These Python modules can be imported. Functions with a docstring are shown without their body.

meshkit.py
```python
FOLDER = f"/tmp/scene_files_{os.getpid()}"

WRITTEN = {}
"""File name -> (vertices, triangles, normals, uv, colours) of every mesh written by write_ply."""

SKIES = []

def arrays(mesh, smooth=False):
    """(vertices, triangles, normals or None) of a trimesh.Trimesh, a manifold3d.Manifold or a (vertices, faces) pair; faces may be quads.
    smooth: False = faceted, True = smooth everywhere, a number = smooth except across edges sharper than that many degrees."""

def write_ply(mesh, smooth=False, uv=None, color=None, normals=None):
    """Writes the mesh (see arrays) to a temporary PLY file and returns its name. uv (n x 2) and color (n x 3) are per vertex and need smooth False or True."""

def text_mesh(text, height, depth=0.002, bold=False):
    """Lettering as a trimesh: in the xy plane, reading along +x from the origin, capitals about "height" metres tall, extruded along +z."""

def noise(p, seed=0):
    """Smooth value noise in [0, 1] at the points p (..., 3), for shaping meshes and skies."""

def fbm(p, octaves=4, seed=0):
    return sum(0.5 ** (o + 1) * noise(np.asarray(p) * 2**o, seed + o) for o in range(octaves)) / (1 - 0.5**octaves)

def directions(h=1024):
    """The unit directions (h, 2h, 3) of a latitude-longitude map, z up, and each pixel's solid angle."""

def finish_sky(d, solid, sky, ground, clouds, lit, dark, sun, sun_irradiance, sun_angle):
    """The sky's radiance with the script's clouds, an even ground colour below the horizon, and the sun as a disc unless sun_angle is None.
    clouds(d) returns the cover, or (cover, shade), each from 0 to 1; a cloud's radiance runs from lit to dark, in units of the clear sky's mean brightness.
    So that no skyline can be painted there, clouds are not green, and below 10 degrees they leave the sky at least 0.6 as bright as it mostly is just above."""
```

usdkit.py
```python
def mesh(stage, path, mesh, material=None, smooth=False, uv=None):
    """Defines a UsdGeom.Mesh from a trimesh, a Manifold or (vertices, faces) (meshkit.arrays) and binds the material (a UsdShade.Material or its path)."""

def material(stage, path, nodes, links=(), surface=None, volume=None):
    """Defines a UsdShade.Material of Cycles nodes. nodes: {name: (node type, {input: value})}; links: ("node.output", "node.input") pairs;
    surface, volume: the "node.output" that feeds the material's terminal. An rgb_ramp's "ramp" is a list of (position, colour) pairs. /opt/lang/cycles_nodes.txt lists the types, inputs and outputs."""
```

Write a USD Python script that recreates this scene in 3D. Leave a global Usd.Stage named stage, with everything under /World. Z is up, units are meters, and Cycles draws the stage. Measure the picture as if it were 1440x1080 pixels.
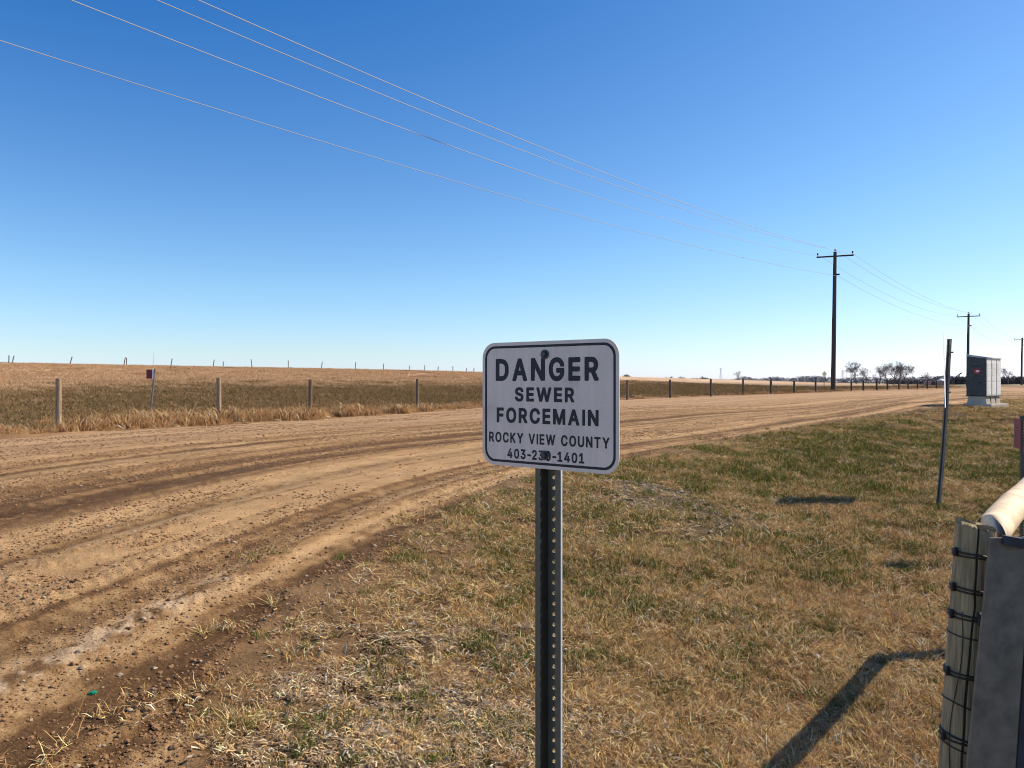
import math
import numpy as np
import trimesh
import manifold3d as m3
import meshkit
import usdkit
from scipy.interpolate import PchipInterpolator
from scipy.ndimage import gaussian_filter1d
from shapely.geometry import Polygon, Point, box as sbox
from pxr import Usd, UsdGeom, UsdLux, UsdShade, Gf, Sdf, Vt

# ---------------------------------------------------------------- camera, sky, sun, exposure
stage = Usd.Stage.CreateInMemory()
UsdGeom.SetStageUpAxis(stage, "Z")
UsdGeom.SetStageMetersPerUnit(stage, 1.0)
UsdGeom.Xform.Define(stage, "/World")
LOOK = "/World/Looks/"

cam = UsdGeom.Camera.Define(stage, "/World/camera")
cam.CreateHorizontalApertureAttr(36.0)
cam.CreateVerticalApertureAttr(27.0)
cam.CreateFocalLengthAttr(27.25)
cam.CreateFStopAttr(0.0)
cam.CreateClippingRangeAttr((0.05, 20000.0))
cam.CreateExposureAttr(0.70)
cam.AddTranslateOp().Set((0, 0, 1.6))
cam.AddRotateXOp().Set(90 - 0.158)

SUN_AZ, SUN_EL = math.radians(75.0), math.radians(40.0)
usdkit.material(stage, LOOK + "sky_look", {
    "s": ("sky_texture", {"sky_type": "single_scattering", "sun_disc": False, "sun_elevation": SUN_EL, "sun_rotation": SUN_AZ,
                          "altitude": 1000.0, "air_density": 1.0, "aerosol_density": 0.6, "ozone_density": 2.0}),
    "sep": ("separate_color", {}), "com": ("combine_color", {}),
    "r1": ("math", {"math_type": "multiply_add", "value2": 1.02, "value3": -.86}), "r2": ("math", {"math_type": "multiply", "value2": .18}), "r3": ("math", {"math_type": "maximum"}),
    "g1": ("math", {"math_type": "multiply_add", "value2": 1.16, "value3": -.86}), "g2": ("math", {"math_type": "multiply", "value2": .35}), "g3": ("math", {"math_type": "maximum"}), "g4": ("math", {"math_type": "multiply", "value2": .97}), "g5": ("math", {"math_type": "minimum"}),
    "b1": ("math", {"math_type": "multiply", "value2": 1.14}), "b2": ("math", {"math_type": "multiply", "value2": 1.06}), "b3": ("math", {"math_type": "maximum"}),
    "b": ("background_shader", {"strength": 0.090})},
    [("s.color", "sep.color"), ("sep.r", "r1.value1"), ("sep.r", "r2.value1"), ("r1.value", "r3.value1"), ("r2.value", "r3.value2"),
     ("sep.g", "g1.value1"), ("sep.g", "g2.value1"), ("sep.g", "g4.value1"), ("g1.value", "g5.value1"), ("g4.value", "g5.value2"), ("g5.value", "g3.value1"), ("g2.value", "g3.value2"),
     ("sep.b", "b1.value1"), ("g3.value", "b2.value1"), ("b1.value", "b3.value1"), ("b2.value", "b3.value2"),
     ("r3.value", "com.r"), ("g3.value", "com.g"), ("b3.value", "com.b"), ("com.color", "b.color")], surface="b.background")
dome = UsdLux.DomeLight.Define(stage, "/World/sky")
UsdShade.MaterialBindingAPI.Apply(dome.GetPrim()).Bind(UsdShade.Material.Get(stage, LOOK + "sky_look"))
sun = UsdLux.DistantLight.Define(stage, "/World/sun")
sun.CreateNormalizeAttr(True)
sun.CreateIntensityAttr(1.25)
sun.CreateAngleAttr(0.53)
sun.CreateColorAttr((1.0, 0.92, 0.80))
sun.AddRotateZOp().Set(-math.degrees(SUN_AZ))
sun.AddRotateXOp().Set(-(90 - math.degrees(SUN_EL)))

# ---------------------------------------------------------------- helpers
RNG = np.random.default_rng(7)
_names = {}


def fresh(parent, name):
    k = (parent, name)
    n = _names.get(k, 0)
    _names[k] = n + 1
    return f"{parent}/{name}" + (f"_{n:03d}" if n else "")


def tag(p, label=None, cat=None, group=None, kind=None):
    p = p.GetPrim() if hasattr(p, "GetPrim") else p
    for k, v in (("label", label), ("category", cat), ("group", group), ("kind", kind)):
        if v:
            p.SetCustomDataByKey(k, v)
    return p


def thing(name, label, cat, loc=(0, 0, 0), rotz=0.0, group=None):
    x = UsdGeom.Xform.Define(stage, fresh("/World", name))
    x.AddTranslateOp().Set(tuple(float(v) for v in loc))
    if rotz:
        x.AddRotateZOp().Set(math.degrees(rotz))
    return tag(x, label, cat, group)


def obj(name, mesh, material, parent=None, smooth=False, tint=None, label=None):
    path = fresh(str(parent.GetPath()) if parent is not None else "/World", name)
    m = usdkit.mesh(stage, path, mesh, LOOK + material, smooth=smooth)
    if tint is not None:
        UsdGeom.PrimvarsAPI(m).CreatePrimvar("tint", Sdf.ValueTypeNames.Color3fArray, "vertex").Set(Vt.Vec3fArray.FromNumpy(np.asarray(tint, np.float32)))
    if label:
        tag(m, label)
    return m.GetPrim()


def copy_of(src, name, loc, rotz, label, group=None, scale=1.0, tilt=None):
    x = UsdGeom.Xform.Define(stage, fresh("/World", name))
    x.GetPrim().GetReferences().AddInternalReference(src.GetPath())
    x.GetPrim().SetInstanceable(True)
    x.ClearXformOpOrder()
    x.AddTranslateOp(opSuffix="p").Set(tuple(float(v) for v in loc))
    x.AddRotateXYZOp(opSuffix="p").Set((0.0, float(tilt or 0.0), math.degrees(rotz)))
    if np.ndim(scale) or scale != 1.0:
        x.AddScaleOp(opSuffix="p").Set(tuple(np.broadcast_to(np.asarray(scale, float), 3).tolist()))
    return tag(x, label, src.GetCustomDataByKey("category"), group)


def cat(*ms):
    return trimesh.util.concatenate(list(ms))


def bx(size, at=(0, 0, 0), bevel=0.0):
    if bevel:
        s = [v / 2 - bevel for v in size]
        m = m3.Manifold.hull_points(np.array([[sx * (s[0] + (bevel if k == 0 else 0)), sy * (s[1] + (bevel if k == 1 else 0)), sz * (s[2] + (bevel if k == 2 else 0))]
                                              for sx in (-1, 1) for sy in (-1, 1) for sz in (-1, 1) for k in range(3)]))
        q = m.to_mesh()
        b = trimesh.Trimesh(q.vert_properties[:, :3], q.tri_verts, process=False)
    else:
        b = trimesh.creation.box(size)
    b.apply_translation(at)
    return b


def to_tm(man):
    q = man.to_mesh()
    return trimesh.Trimesh(np.array(q.vert_properties[:, :3]), np.array(q.tri_verts), process=False)


def tube(points, radii, sides=8, caps=True):
    p = np.asarray(points, float)
    t = np.gradient(p, axis=0)
    t /= np.linalg.norm(t, axis=1, keepdims=True) + 1e-12
    up = np.array([0, 0, 1.0]) if abs(t[:, 2]).mean() < 0.9 else np.array([1.0, 0, 0])
    a = np.cross(t, up)
    a /= np.linalg.norm(a, axis=1, keepdims=True) + 1e-12
    b = np.cross(t, a)
    ang = np.arange(sides) * 2 * np.pi / sides
    r = np.broadcast_to(radii, (len(p),))[:, None, None]
    v = (p[:, None] + r * (np.cos(ang)[None, :, None] * a[:, None] + np.sin(ang)[None, :, None] * b[:, None])).reshape(-1, 3)
    i, j = np.meshgrid(np.arange(len(p) - 1), np.arange(sides), indexing="ij")
    q = np.stack([i * sides + j, (i + 1) * sides + j, (i + 1) * sides + (j + 1) % sides, i * sides + (j + 1) % sides], -1).reshape(-1, 4)
    f = np.vstack([q[:, [0, 1, 2]], q[:, [0, 2, 3]]])
    if caps:
        n = len(v)
        v = np.vstack([v, p[:1], p[-1:]])
        k = np.arange(sides)
        f = np.vstack([f, np.stack([np.full(sides, n), k, (k + 1) % sides], 1),
                       np.stack([np.full(sides, n + 1), (len(p) - 1) * sides + (k + 1) % sides, (len(p) - 1) * sides + k], 1)])
    return trimesh.Trimesh(v, f, process=False)


def fbm(p, o=3, seed=0):
    return meshkit.fbm(np.asarray(p, float) + 1000.0, o, seed)


# ---------------------------------------------------------------- the lie of the land
ROAD_AZ = math.radians(34.0)
SA, CA = math.sin(ROAD_AZ), math.cos(ROAD_AZ)


def S(a, b, x):
    u = np.clip((np.asarray(x, float) - a) / (b - a), 0, 1)
    return u * u * (3 - 2 * u)


def st(x, y):
    return x * SA + y * CA, -x * CA + y * SA


def xy(s, t):
    return s * SA - t * CA, s * CA + t * SA


_prof = PchipInterpolator([-300, -2, 0.3, 2, 4.5, 9, 12, 16, 19, 24, 40, 3000], [0, 0, 0, .12, .36, .5, .55, .5, .42, .38, .45, .45])


def height(x, y):
    s, t = st(x, y)
    w = S(2, 8, t)
    z = _prof(np.clip(t, -300, 3000))
    z = z + (1 - w) * (.26 * S(10, 24, s) + .42 * S(24.5, 30.5, s)) + w * (.2 * S(8, 45, s) + .2 * S(45, 120, s))
    z = z + .12 * S(100, 300, np.hypot(x, y)) * (1 - w)
    tc = np.interp(s, [-50, 55, 128, 243, 400], [145, 131, 105, 95, 95])
    top = np.interp(s, [-100, 55, 128, 243, 330, 420], [3.9, 3.6, 2.85, 1.6, .4, 0])
    return z + top * S(24, tc, t)


_NE = ([-200, -5, 0, 1.7, 2.1, 2.5, 3.4, 4.5, 6, 8.4, 11.6, 14.4, 18.2, 20.4, 25.4, 27.9, 29.9, 40, 54.4, 75, 100, 200, 3000],
                     [2, 2, 2.1, 2.62, 2.98, 3.34, 3.86, 4.12, 4.63, 5.36, 5.33, 5.13, 4.65, 4.5, 4.19, 3.13, 2.29, 1.5, .4, -4, -11, -45, -1100])
_ne = PchipInterpolator(*_NE)


def near_edge(s):
    return _ne(np.clip(s, -200, 3000))


_sg = np.arange(-60, 320, .1)
_sm = gaussian_filter1d(near_edge(_sg), 22)


def track_line(s):
    return np.where(np.abs(s - 129) < 188, np.interp(s, _sg, _sm), near_edge(s))


def far_edge(s):
    return np.interp(s, [-200, 0, 7, 10.5, 13.4, 18.5, 25.8, 41, 50, 63.6, 75.8, 96, 128, 200, 3000],
                     [17, 17, 17.2, 17.8, 17.9, 18.5, 18.9, 18.6, 17.4, 13.6, 10.9, 8.0, 1.2, -18, -1070])


def relief(x, y):
    """Small relief: ruts of the road, clumps of the verge. Returns (dz, road mask, w across the road)."""
    s, t = st(x, y)
    en, ef = near_edge(s), far_edge(s)
    wob = (fbm(np.stack([x * 1.1, y * 1.1, 0 * x], -1), 3, 3) - .5) * .55 + (fbm(np.stack([x * 5, y * 5, 0 * x], -1), 2, 5) - .5) * .35
    q = t - en + wob * S(-1, 3, s)
    wob2 = (fbm(np.stack([x * .7, y * .7, 0 * x], -1), 3, 13) - .5) * 1.2
    road = S(-.12, .12, q) * S(-.2, .2, ef - t + wob2)
    w = t - track_line(s)
    fade = np.exp(-np.hypot(x, y) / 60.0)
    one = 0 * x
    dz = (fbm(np.stack([s * .06, w * 2.6, one], -1), 3, 21) - .5) * .03
    dz = dz + (fbm(np.stack([s * .22, w * 8.0, one], -1), 2, 22) - .5) * .022
    dz = dz + (fbm(np.stack([x * 9, y * 9, one], -1), 3, 23) - .5) * .012 + np.maximum(fbm(np.stack([x * 26, y * 26, one], -1), 2, 24) - .52, 0) * .07 * np.clip(.2 + 2.2 * (fbm(np.stack([s * .35, w * 2.4, one], -1), 3, 62) - .42), 0, 1.2)
    for c, wd, a, s0, s1 in TRACKS:
        dz = dz + a * .016 * np.exp(-((w - c) / wd) ** 2) * S(s0 - 2, s0, s) * (1 - S(s1, s1 + 6, s))
    # tyre lugs
    lug = np.sign(np.sin((s + .25 * np.abs(w - 1.62)) * 2 * np.pi / .11)) * np.exp(-((w - 1.62) / .16) ** 4) * S(1.4, 1.7, s) * (1 - S(4.2, 4.8, s))
    dz = dz + lug * .006
    dz = dz - .015
    dv = (fbm(np.stack([x * 1.6, y * 1.6, one], -1), 4, 31) - .5) * .12 + (fbm(np.stack([x * 8, y * 8, one], -1), 2, 33) - .5) * .03
    return (dz * road + dv * (1 - road)) * fade, road, w


TRACKS = [(.30, .16, -.35, 2.5, 13), (.78, .12, .45, -9, 9), (1.15, .16, -.9, 2, 22), (1.62, .18, .5, 1, 12), (2.0, .2, 1.0, 2, 40), (2.5, .2, -.8, 0, 30),
          (3.2, .25, .8, -5, 60), (3.9, .2, -.7, -5, 45), (5.0, .3, .7, -9, 80), (6.0, .25, -.7, -9, 60), (7.4, .3, .9, -9, 90), (8.6, .3, -.6, -9, 80), (10., .35, .7, -9, 90)]


def full_height(x, y):
    x, y = np.asarray(x, float), np.asarray(y, float)
    return height(x, y) + relief(x, y)[0]


def mixc(a, b, k):
    return np.asarray(a) * (1 - k[..., None]) + np.asarray(b) * k[..., None]


def zones(x, y):
    """Where the verge is green, bleached, brown or gravelly (0 to 1)."""
    one = 0 * x
    n1 = fbm(np.stack([x * .8, y * .8, one], -1), 3, 41)
    n2 = fbm(np.stack([x * 2.6, y * 2.6, one], -1), 3, 43)
    s, t = st(x, y)
    g = .19 + 1.2 * np.exp(-((s - 17.5) / 6.5) ** 2 - ((t - 2.2) / 3.0) ** 2) + .45 * np.exp(-((s - 9) / 4) ** 2 - ((t - 3.4) / 1.8) ** 2)
    g = (g - .08 * (1 - S(4.5, 8, y))) + .16 * np.exp(-((x + .2) / 1.2) ** 2 - ((y - 5.5) / 1.6) ** 2)
    green = np.clip(g * (.35 + 1.3 * n1) + (n2 - .5) * 1.3 * (.25 + g), 0, 1)
    pale = np.clip(1.25 * np.exp(-((x + .35) / 1.0) ** 2 - ((y - 3.3) / 1.3) ** 2) * (.3 + 1.3 * n2) + (n2 - .64) * 1.0, 0, 1)
    grav = np.clip(1.2 * np.exp(-((x - 1.5) / .9) ** 2 - ((y - 8.7) / 1.1) ** 2) * (.2 + 1.6 * n2) + .8 * np.exp(-((x - .55) / .5) ** 2 - ((y - 6.9) / .6) ** 2) * n2 * 1.6, 0, 1)
    brown = np.clip(1.1 * S(.3, 3.2, x - .25 * y) * (1 - S(9, 14, y)) * (.35 + 1.1 * n1), 0, 1)
    return green, pale, grav, brown


# ---------------------------------------------------------------- materials
def simple(name, color, rough=0.7, metallic=0.0, var=0.18, scale=12.0, stretch=(1, 1, 1), bump=0.0, bumpscale=40.0, spec=0.3, color2=None, lo=.35, hi=.68):
    c = np.asarray(color, float)
    c0 = c * (1 - var) if color2 is None else np.asarray(color2, float)
    nodes = {"tc": ("texture_coordinate", {}), "mp": ("mapping", {"scale": stretch}), "n": ("noise_texture", {"scale": scale, "detail": 5.0, "roughness": .62}),
             "r": ("rgb_ramp", {"ramp": [(lo, c0), (hi, c * (1 + var) if color2 is None else c)]}),
             "p": ("principled_bsdf", {"roughness": rough, "metallic": metallic, "specular_ior_level": spec})}
    links = [("tc.object", "mp.vector"), ("mp.vector", "n.vector"), ("n.fac", "r.fac"), ("r.color", "p.base_color")]
    if bump:
        nodes["n2"] = ("noise_texture", {"scale": bumpscale, "detail": 4.0})
        nodes["b"] = ("bump", {"strength": 1.0, "distance": bump})
        links += [("mp.vector", "n2.vector"), ("n2.fac", "b.height"), ("b.normal", "p.normal")]
    return usdkit.material(stage, LOOK + name, nodes, links, surface="p.BSDF")


def ground_mat(name, grain, contrast, bumpd, big=3.0):
    nodes = {"a": ("attribute", {"attribute": "tint"}), "g": ("geometry", {}),
             "n": ("noise_texture", {"scale": grain, "detail": 6.0, "roughness": .7}),
             "r": ("rgb_ramp", {"ramp": [(.25, (1 - contrast,) * 3), (.5, (1.0,) * 3), (.78, (1 + contrast * .8,) * 3)]}),
             "n3": ("noise_texture", {"scale": big, "detail": 4.0, "roughness": .6}),
             "r3": ("rgb_ramp", {"ramp": [(.3, (.80, .78, .76)), (.7, (1.16, 1.15, 1.14))]}),
             "m": ("mix", {"mix_type": "multiply", "fac": 1.0}), "m2": ("mix", {"mix_type": "multiply", "fac": 1.0}),
             "b": ("bump", {"strength": 1.0, "distance": bumpd}), "p": ("principled_bsdf", {"roughness": .95, "specular_ior_level": .12})}
    links = [("g.position", "n.vector"), ("g.position", "n3.vector"), ("n.fac", "r.fac"), ("n3.fac", "r3.fac"), ("a.color", "m.color1"), ("r.color", "m.color2"),
             ("m.color", "m2.color1"), ("r3.color", "m2.color2"), ("m2.color", "p.base_color"), ("n.fac", "b.height"), ("b.normal", "p.normal")]
    usdkit.material(stage, LOOK + name, nodes, links, surface="p.BSDF")


def blade_mat(name, k=0.3):
    usdkit.material(stage, LOOK + name, {
        "a": ("attribute", {"attribute": "tint"}), "d": ("diffuse_bsdf", {"roughness": .6}), "t": ("translucent_bsdf", {}), "mx": ("mix_closure", {"fac": k})},
        [("a.color", "d.color"), ("a.color", "t.color"), ("d.BSDF", "mx.closure1"), ("t.BSDF", "mx.closure2")], surface="mx.closure")


ground_mat("road_soil", 60.0, .62, .014)
ground_mat("verge_soil", 45.0, .5, .02)
ground_mat("field_soil", 2.4, .7, .08, big=.22)
blade_mat("blades", .16)
simple("stone_look", (.22, .118, .052), .95, var=.35, scale=30)
simple("stone_grey", (.29, .21, .13), .95, var=.35, scale=30)
simple("post_wood_brown", (.14, .092, .058), .9, var=.35, scale=6, stretch=(6, 6, .6))
simple("post_wood_dark", (.07, .050, .036), .9, var=.35, scale=6, stretch=(6, 6, .6))
simple("post_wood", (.25, .17, .105), .9, var=.35, scale=6, stretch=(6, 6, .6), bump=.004, bumpscale=14)
simple("dark_pole_wood", (.055, .038, .029), .85, var=.35, scale=4, stretch=(5, 5, .2), bump=.004, bumpscale=8)
simple("old_grey_wood", (.16, .145, .13), .9, var=.3, scale=6)
simple("treated_wood", (.235, .176, .090), .85, var=.42, scale=9, stretch=(9, 9, .5), bump=.003, bumpscale=16)
simple("peeled_wood", (.58, .44, .27), .7, var=.22, scale=13, stretch=(1, 1, 1), bump=.0015, bumpscale=12)
simple("galvanised", (.115, .088, .056), .6, metallic=0.0, var=.34, scale=16, bump=.0006, bumpscale=70, spec=.4)
simple("green_steel", (.080, .070, .045), .5, metallic=.1, var=.2, scale=15, spec=.5)
simple("marker_steel", (.14, .128, .105), .55, metallic=.2, var=.25, scale=9, spec=.4)
simple("black_steel", (.018, .019, .022), .5, var=.3, scale=20)
simple("wire_steel", (.05, .048, .045), .5, metallic=.6, var=.3, scale=60, color2=(.06, .035, .02))
simple("line_wire", (.33, .33, .33), .6, metallic=0.0, var=.05)
simple("bolt_steel", (.07, .068, .065), .45, metallic=.5, var=.3, scale=60)
simple("black_print", (.014, .014, .016), .5, var=.1, scale=50, spec=.3)
simple("red_panel", (.17, .018, .022), .5, var=.2, scale=8)
simple("pale_panel", (.75, .68, .68), .5, var=.08, scale=8)
simple("white_panel", (.85, .85, .84), .45, var=.04, scale=8)
simple("yellow_panel", (.85, .76, .36), .5, var=.08, scale=8)
simple("mailbox_paint", (.66, .63, .56), .55, var=.10, scale=5, spec=.3)
simple("mailbox_end_shaded", (.048, .050, .042), .6, var=.35, scale=14, spec=.25)  # shade of the end face turned from the sun, put into its colour
simple("sunlit_edge_look", (.48, .47, .44), .4, metallic=.2, var=.08)  # pale colour carries the sunlight on the sign post's flange edge
simple("mailbox_roof", (.20, .215, .22), .5, var=.15, scale=5)
simple("emblem_red", (.28, .022, .026), .5, var=.05)
simple("concrete", (.33, .285, .22), .9, var=.12, scale=6, bump=.003, bumpscale=40)
simple("bark", (.085, .072, .065), .95, var=.3, scale=4)
simple("twig", (.17, .14, .12), .95, var=.25, scale=2)
simple("far_scrub", (.10, .095, .105), 1.0, var=.35, scale=.08, color2=(.06, .055, .055))
simple("hedge_look", (.10, .082, .074), 1.0, var=.4, scale=.6)
simple("tower_steel", (.36, .38, .42), .6, metallic=.3, var=.05)  # light grey has the distance haze mixed into the colour
simple("barn_wall", (.30, .17, .125), .9, var=.12, scale=1.0, stretch=(3, 3, .4))
simple("pale_roof", (.62, .63, .65), .5, var=.06, scale=.6)
simple("dark_wall", (.05, .042, .04), .9, var=.2, scale=.5)
simple("green_scrap", (.0, .20, .10), .4, var=.25, scale=60)
# the sign's reflective sheeting, with its faint vertical streaks and its honeycomb of darker cell edges
usdkit.material(stage, LOOK + "reflective_sheet", {
    "tc": ("texture_coordinate", {}), "mp": ("mapping", {"scale": (60., 2., 2.)}), "n": ("noise_texture", {"scale": 1.0, "detail": 4.0}),
    "r": ("rgb_ramp", {"ramp": [(.3, (.61, .475, .37)), (.7, (.69, .545, .43))]}),
    "n2": ("noise_texture", {"scale": 9.0, "detail": 5.0}), "r2": ("rgb_ramp", {"ramp": [(.28, (.78, .77, .76)), (.42, (.95, .95, .95)), (.7, (1.04, 1.03, 1.02))]}),
    "m": ("mix", {"mix_type": "multiply", "fac": 1.0}),
    "v": ("voronoi_texture", {"scale": 330.0, "feature": "distance_to_edge"}), "rv": ("rgb_ramp", {"ramp": [(.0, (.86,) * 3), (.12, (1.0,) * 3)]}),
    "m2": ("mix", {"mix_type": "multiply", "fac": .8}),
    "p": ("principled_bsdf", {"roughness": .42, "specular_ior_level": .4})},
    [("tc.object", "mp.vector"), ("mp.vector", "n.vector"), ("n.fac", "r.fac"), ("tc.object", "n2.vector"), ("n2.fac", "r2.fac"), ("r.color", "m.color1"), ("r2.color", "m.color2"),
     ("tc.object", "v.vector"), ("v.distance", "rv.fac"), ("m.color", "m2.color1"), ("rv.color", "m2.color2"), ("m2.color", "p.base_color")], surface="p.BSDF")

# ---------------------------------------------------------------- ground
az = np.concatenate([np.radians(np.arange(-180, -42, 3.0)), np.radians(np.arange(-42, 42, .14)), np.radians(np.arange(42, 180, 3.0))])
rad = np.concatenate([[.25, .6, 1.0, 1.4], np.geomspace(1.7, 30, 360)[:-1], np.geomspace(30, 400, 150)[:-1], np.geomspace(400, 6000, 24)])
RR, AZ = np.meshgrid(rad, az, indexing="ij")
X, Y = RR * np.sin(AZ), RR * np.cos(AZ)
dz, ROADM, W = relief(X, Y)
Z = height(X, Y) + dz
SS, TT = st(X, Y)
one = np.zeros_like(X)
# true colours of the soil
n1 = fbm(np.stack([SS * .03, W * 1.5, one], -1), 4, 61)
n2 = fbm(np.stack([SS * .12, W * 5.0, one], -1), 4, 62)
n3 = fbm(np.stack([SS * 1.1, W * 5.0, one], -1), 4, 63)
n5 = fbm(np.stack([SS * .05, W * 13, one], -1), 3, 66)
n4 = fbm(np.stack([X * 13, Y * 13, one], -1), 3, 64)
v = np.clip(.47 + 1.6 * (n1 - .5) + 1.7 * (n2 - .5) + 1.3 * (n5 - .5) + .7 * (n3 - .5) + 1.5 * (n4 - .5) * np.exp(-RR / 25), 0, 1)
dark, mid, pale = (.105, .055, .023), (.245, .139, .058), (.375, .237, .113)
road_c = np.where((v < .5)[..., None], mixc(dark, mid, np.clip(v / .5, 0, 1)), mixc(mid, pale, np.clip((v - .5) / .5, 0, 1)))
for c, wd, a, s0, s1 in TRACKS:
    k = np.exp(-((W - c) / wd) ** 2) * S(s0 - 2, s0, SS) * (1 - S(s1, s1 + 8, SS)) * np.clip(-.1 + 1.8 * n2, 0, 1)
    road_c = mixc(road_c, (.34, .205, .095), k * .7 * a) if a > 0 else road_c * (1 - .42 * (-a) * k)[..., None]
road_c = mixc(road_c, (.385, .245, .13), .65 * S(5.5, 10, W))
k = np.exp(-((W - .80) / .10) ** 2) * (1 - S(2.4, 4.0, SS)) * S(.38, .56, n4) * S(.3, .5, n3)
road_c = mixc(road_c, (.43, .32, .205), .8 * k)
# towards the verge the soil is darker and trodden
road_c = road_c * (1 - .08 * np.exp(-(np.clip(W, 0, 9) / .5) ** 2) * (1 - S(12, 25, SS)))[..., None]
green, palez, grav, brown = zones(X, Y)
verge_c = mixc((.065, .036, .015), (.115, .068, .030), np.clip(fbm(np.stack([X * 6, Y * 6, one], -1), 3, 71), 0, 1))
verge_c = mixc(verge_c, (.095, .085, .034), .5 * green)
verge_c = mixc(verge_c, (.19, .14, .085), .4 * palez)
verge_c = mixc(verge_c, (.17, .128, .082), grav)
verge_c = mixc(verge_c, (.13, .068, .030), .7 * brown)
# field behind the road: green-brown crop near, dry grass on the hill
fn = fbm(np.stack([X * .12, Y * .12, one], -1), 4, 81)
fn2 = fbm(np.stack([X * .6, Y * .6, one], -1), 3, 82)
beyond = TT - far_edge(SS)
crop = mixc((.19, .137, .078), (.145, .122, .062), np.clip((fn - .35) * 2.5, 0, 1))
crop = mixc(crop, (.27, .18, .095), np.clip((fn2 - .48) * 2.6, 0, 1))
dry = mixc((.41, .26, .15), (.52, .37, .23), np.clip((fn - .3) * 2.2, 0, 1))
strip = mixc((.32, .175, .075), (.13, .066, .028), np.clip(fn2 * 1.6 - .4, 0, 1))
edge = 32 + 16 * S(-20, 120, SS) + (fn - .5) * 18
field_c = mixc(crop, dry, S(edge - 16, edge + 16, beyond))
field_c = mixc(strip, field_c, S(2.4, 4.8, beyond + (fn2 - .5) * 3))
farm = S(150, 260, RR) * S(180, 300, SS)
field_c = mixc(field_c, (.17, .13, .085), farm)
near_side_far = mixc((.25, .18, .10), (.12, .11, .05), np.clip((fn - .4) * 2.5, 0, 1))
verge_c = mixc(verge_c, near_side_far, S(30, 60, RR))
verge_c = mixc(verge_c, (.20, .118, .055), .85 * np.exp(-(np.clip(-W, 0, 9) / .8) ** 2) * (1 - S(12, 25, RR)))
kind = np.where(ROADM > .5, 0, np.where(TT > .5 * (near_edge(SS) + far_edge(SS)), 2, 1))
# colours run into one another across the borders
col = np.where((kind == 0)[..., None], road_c, np.where((kind == 1)[..., None], verge_c, field_c))
side = np.where((TT > .5 * (near_edge(SS) + far_edge(SS)))[..., None], field_c, verge_c)
soft = np.clip(ROADM, 0, 1)
col = road_c * soft[..., None] + side * (1 - soft)[..., None]

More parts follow.
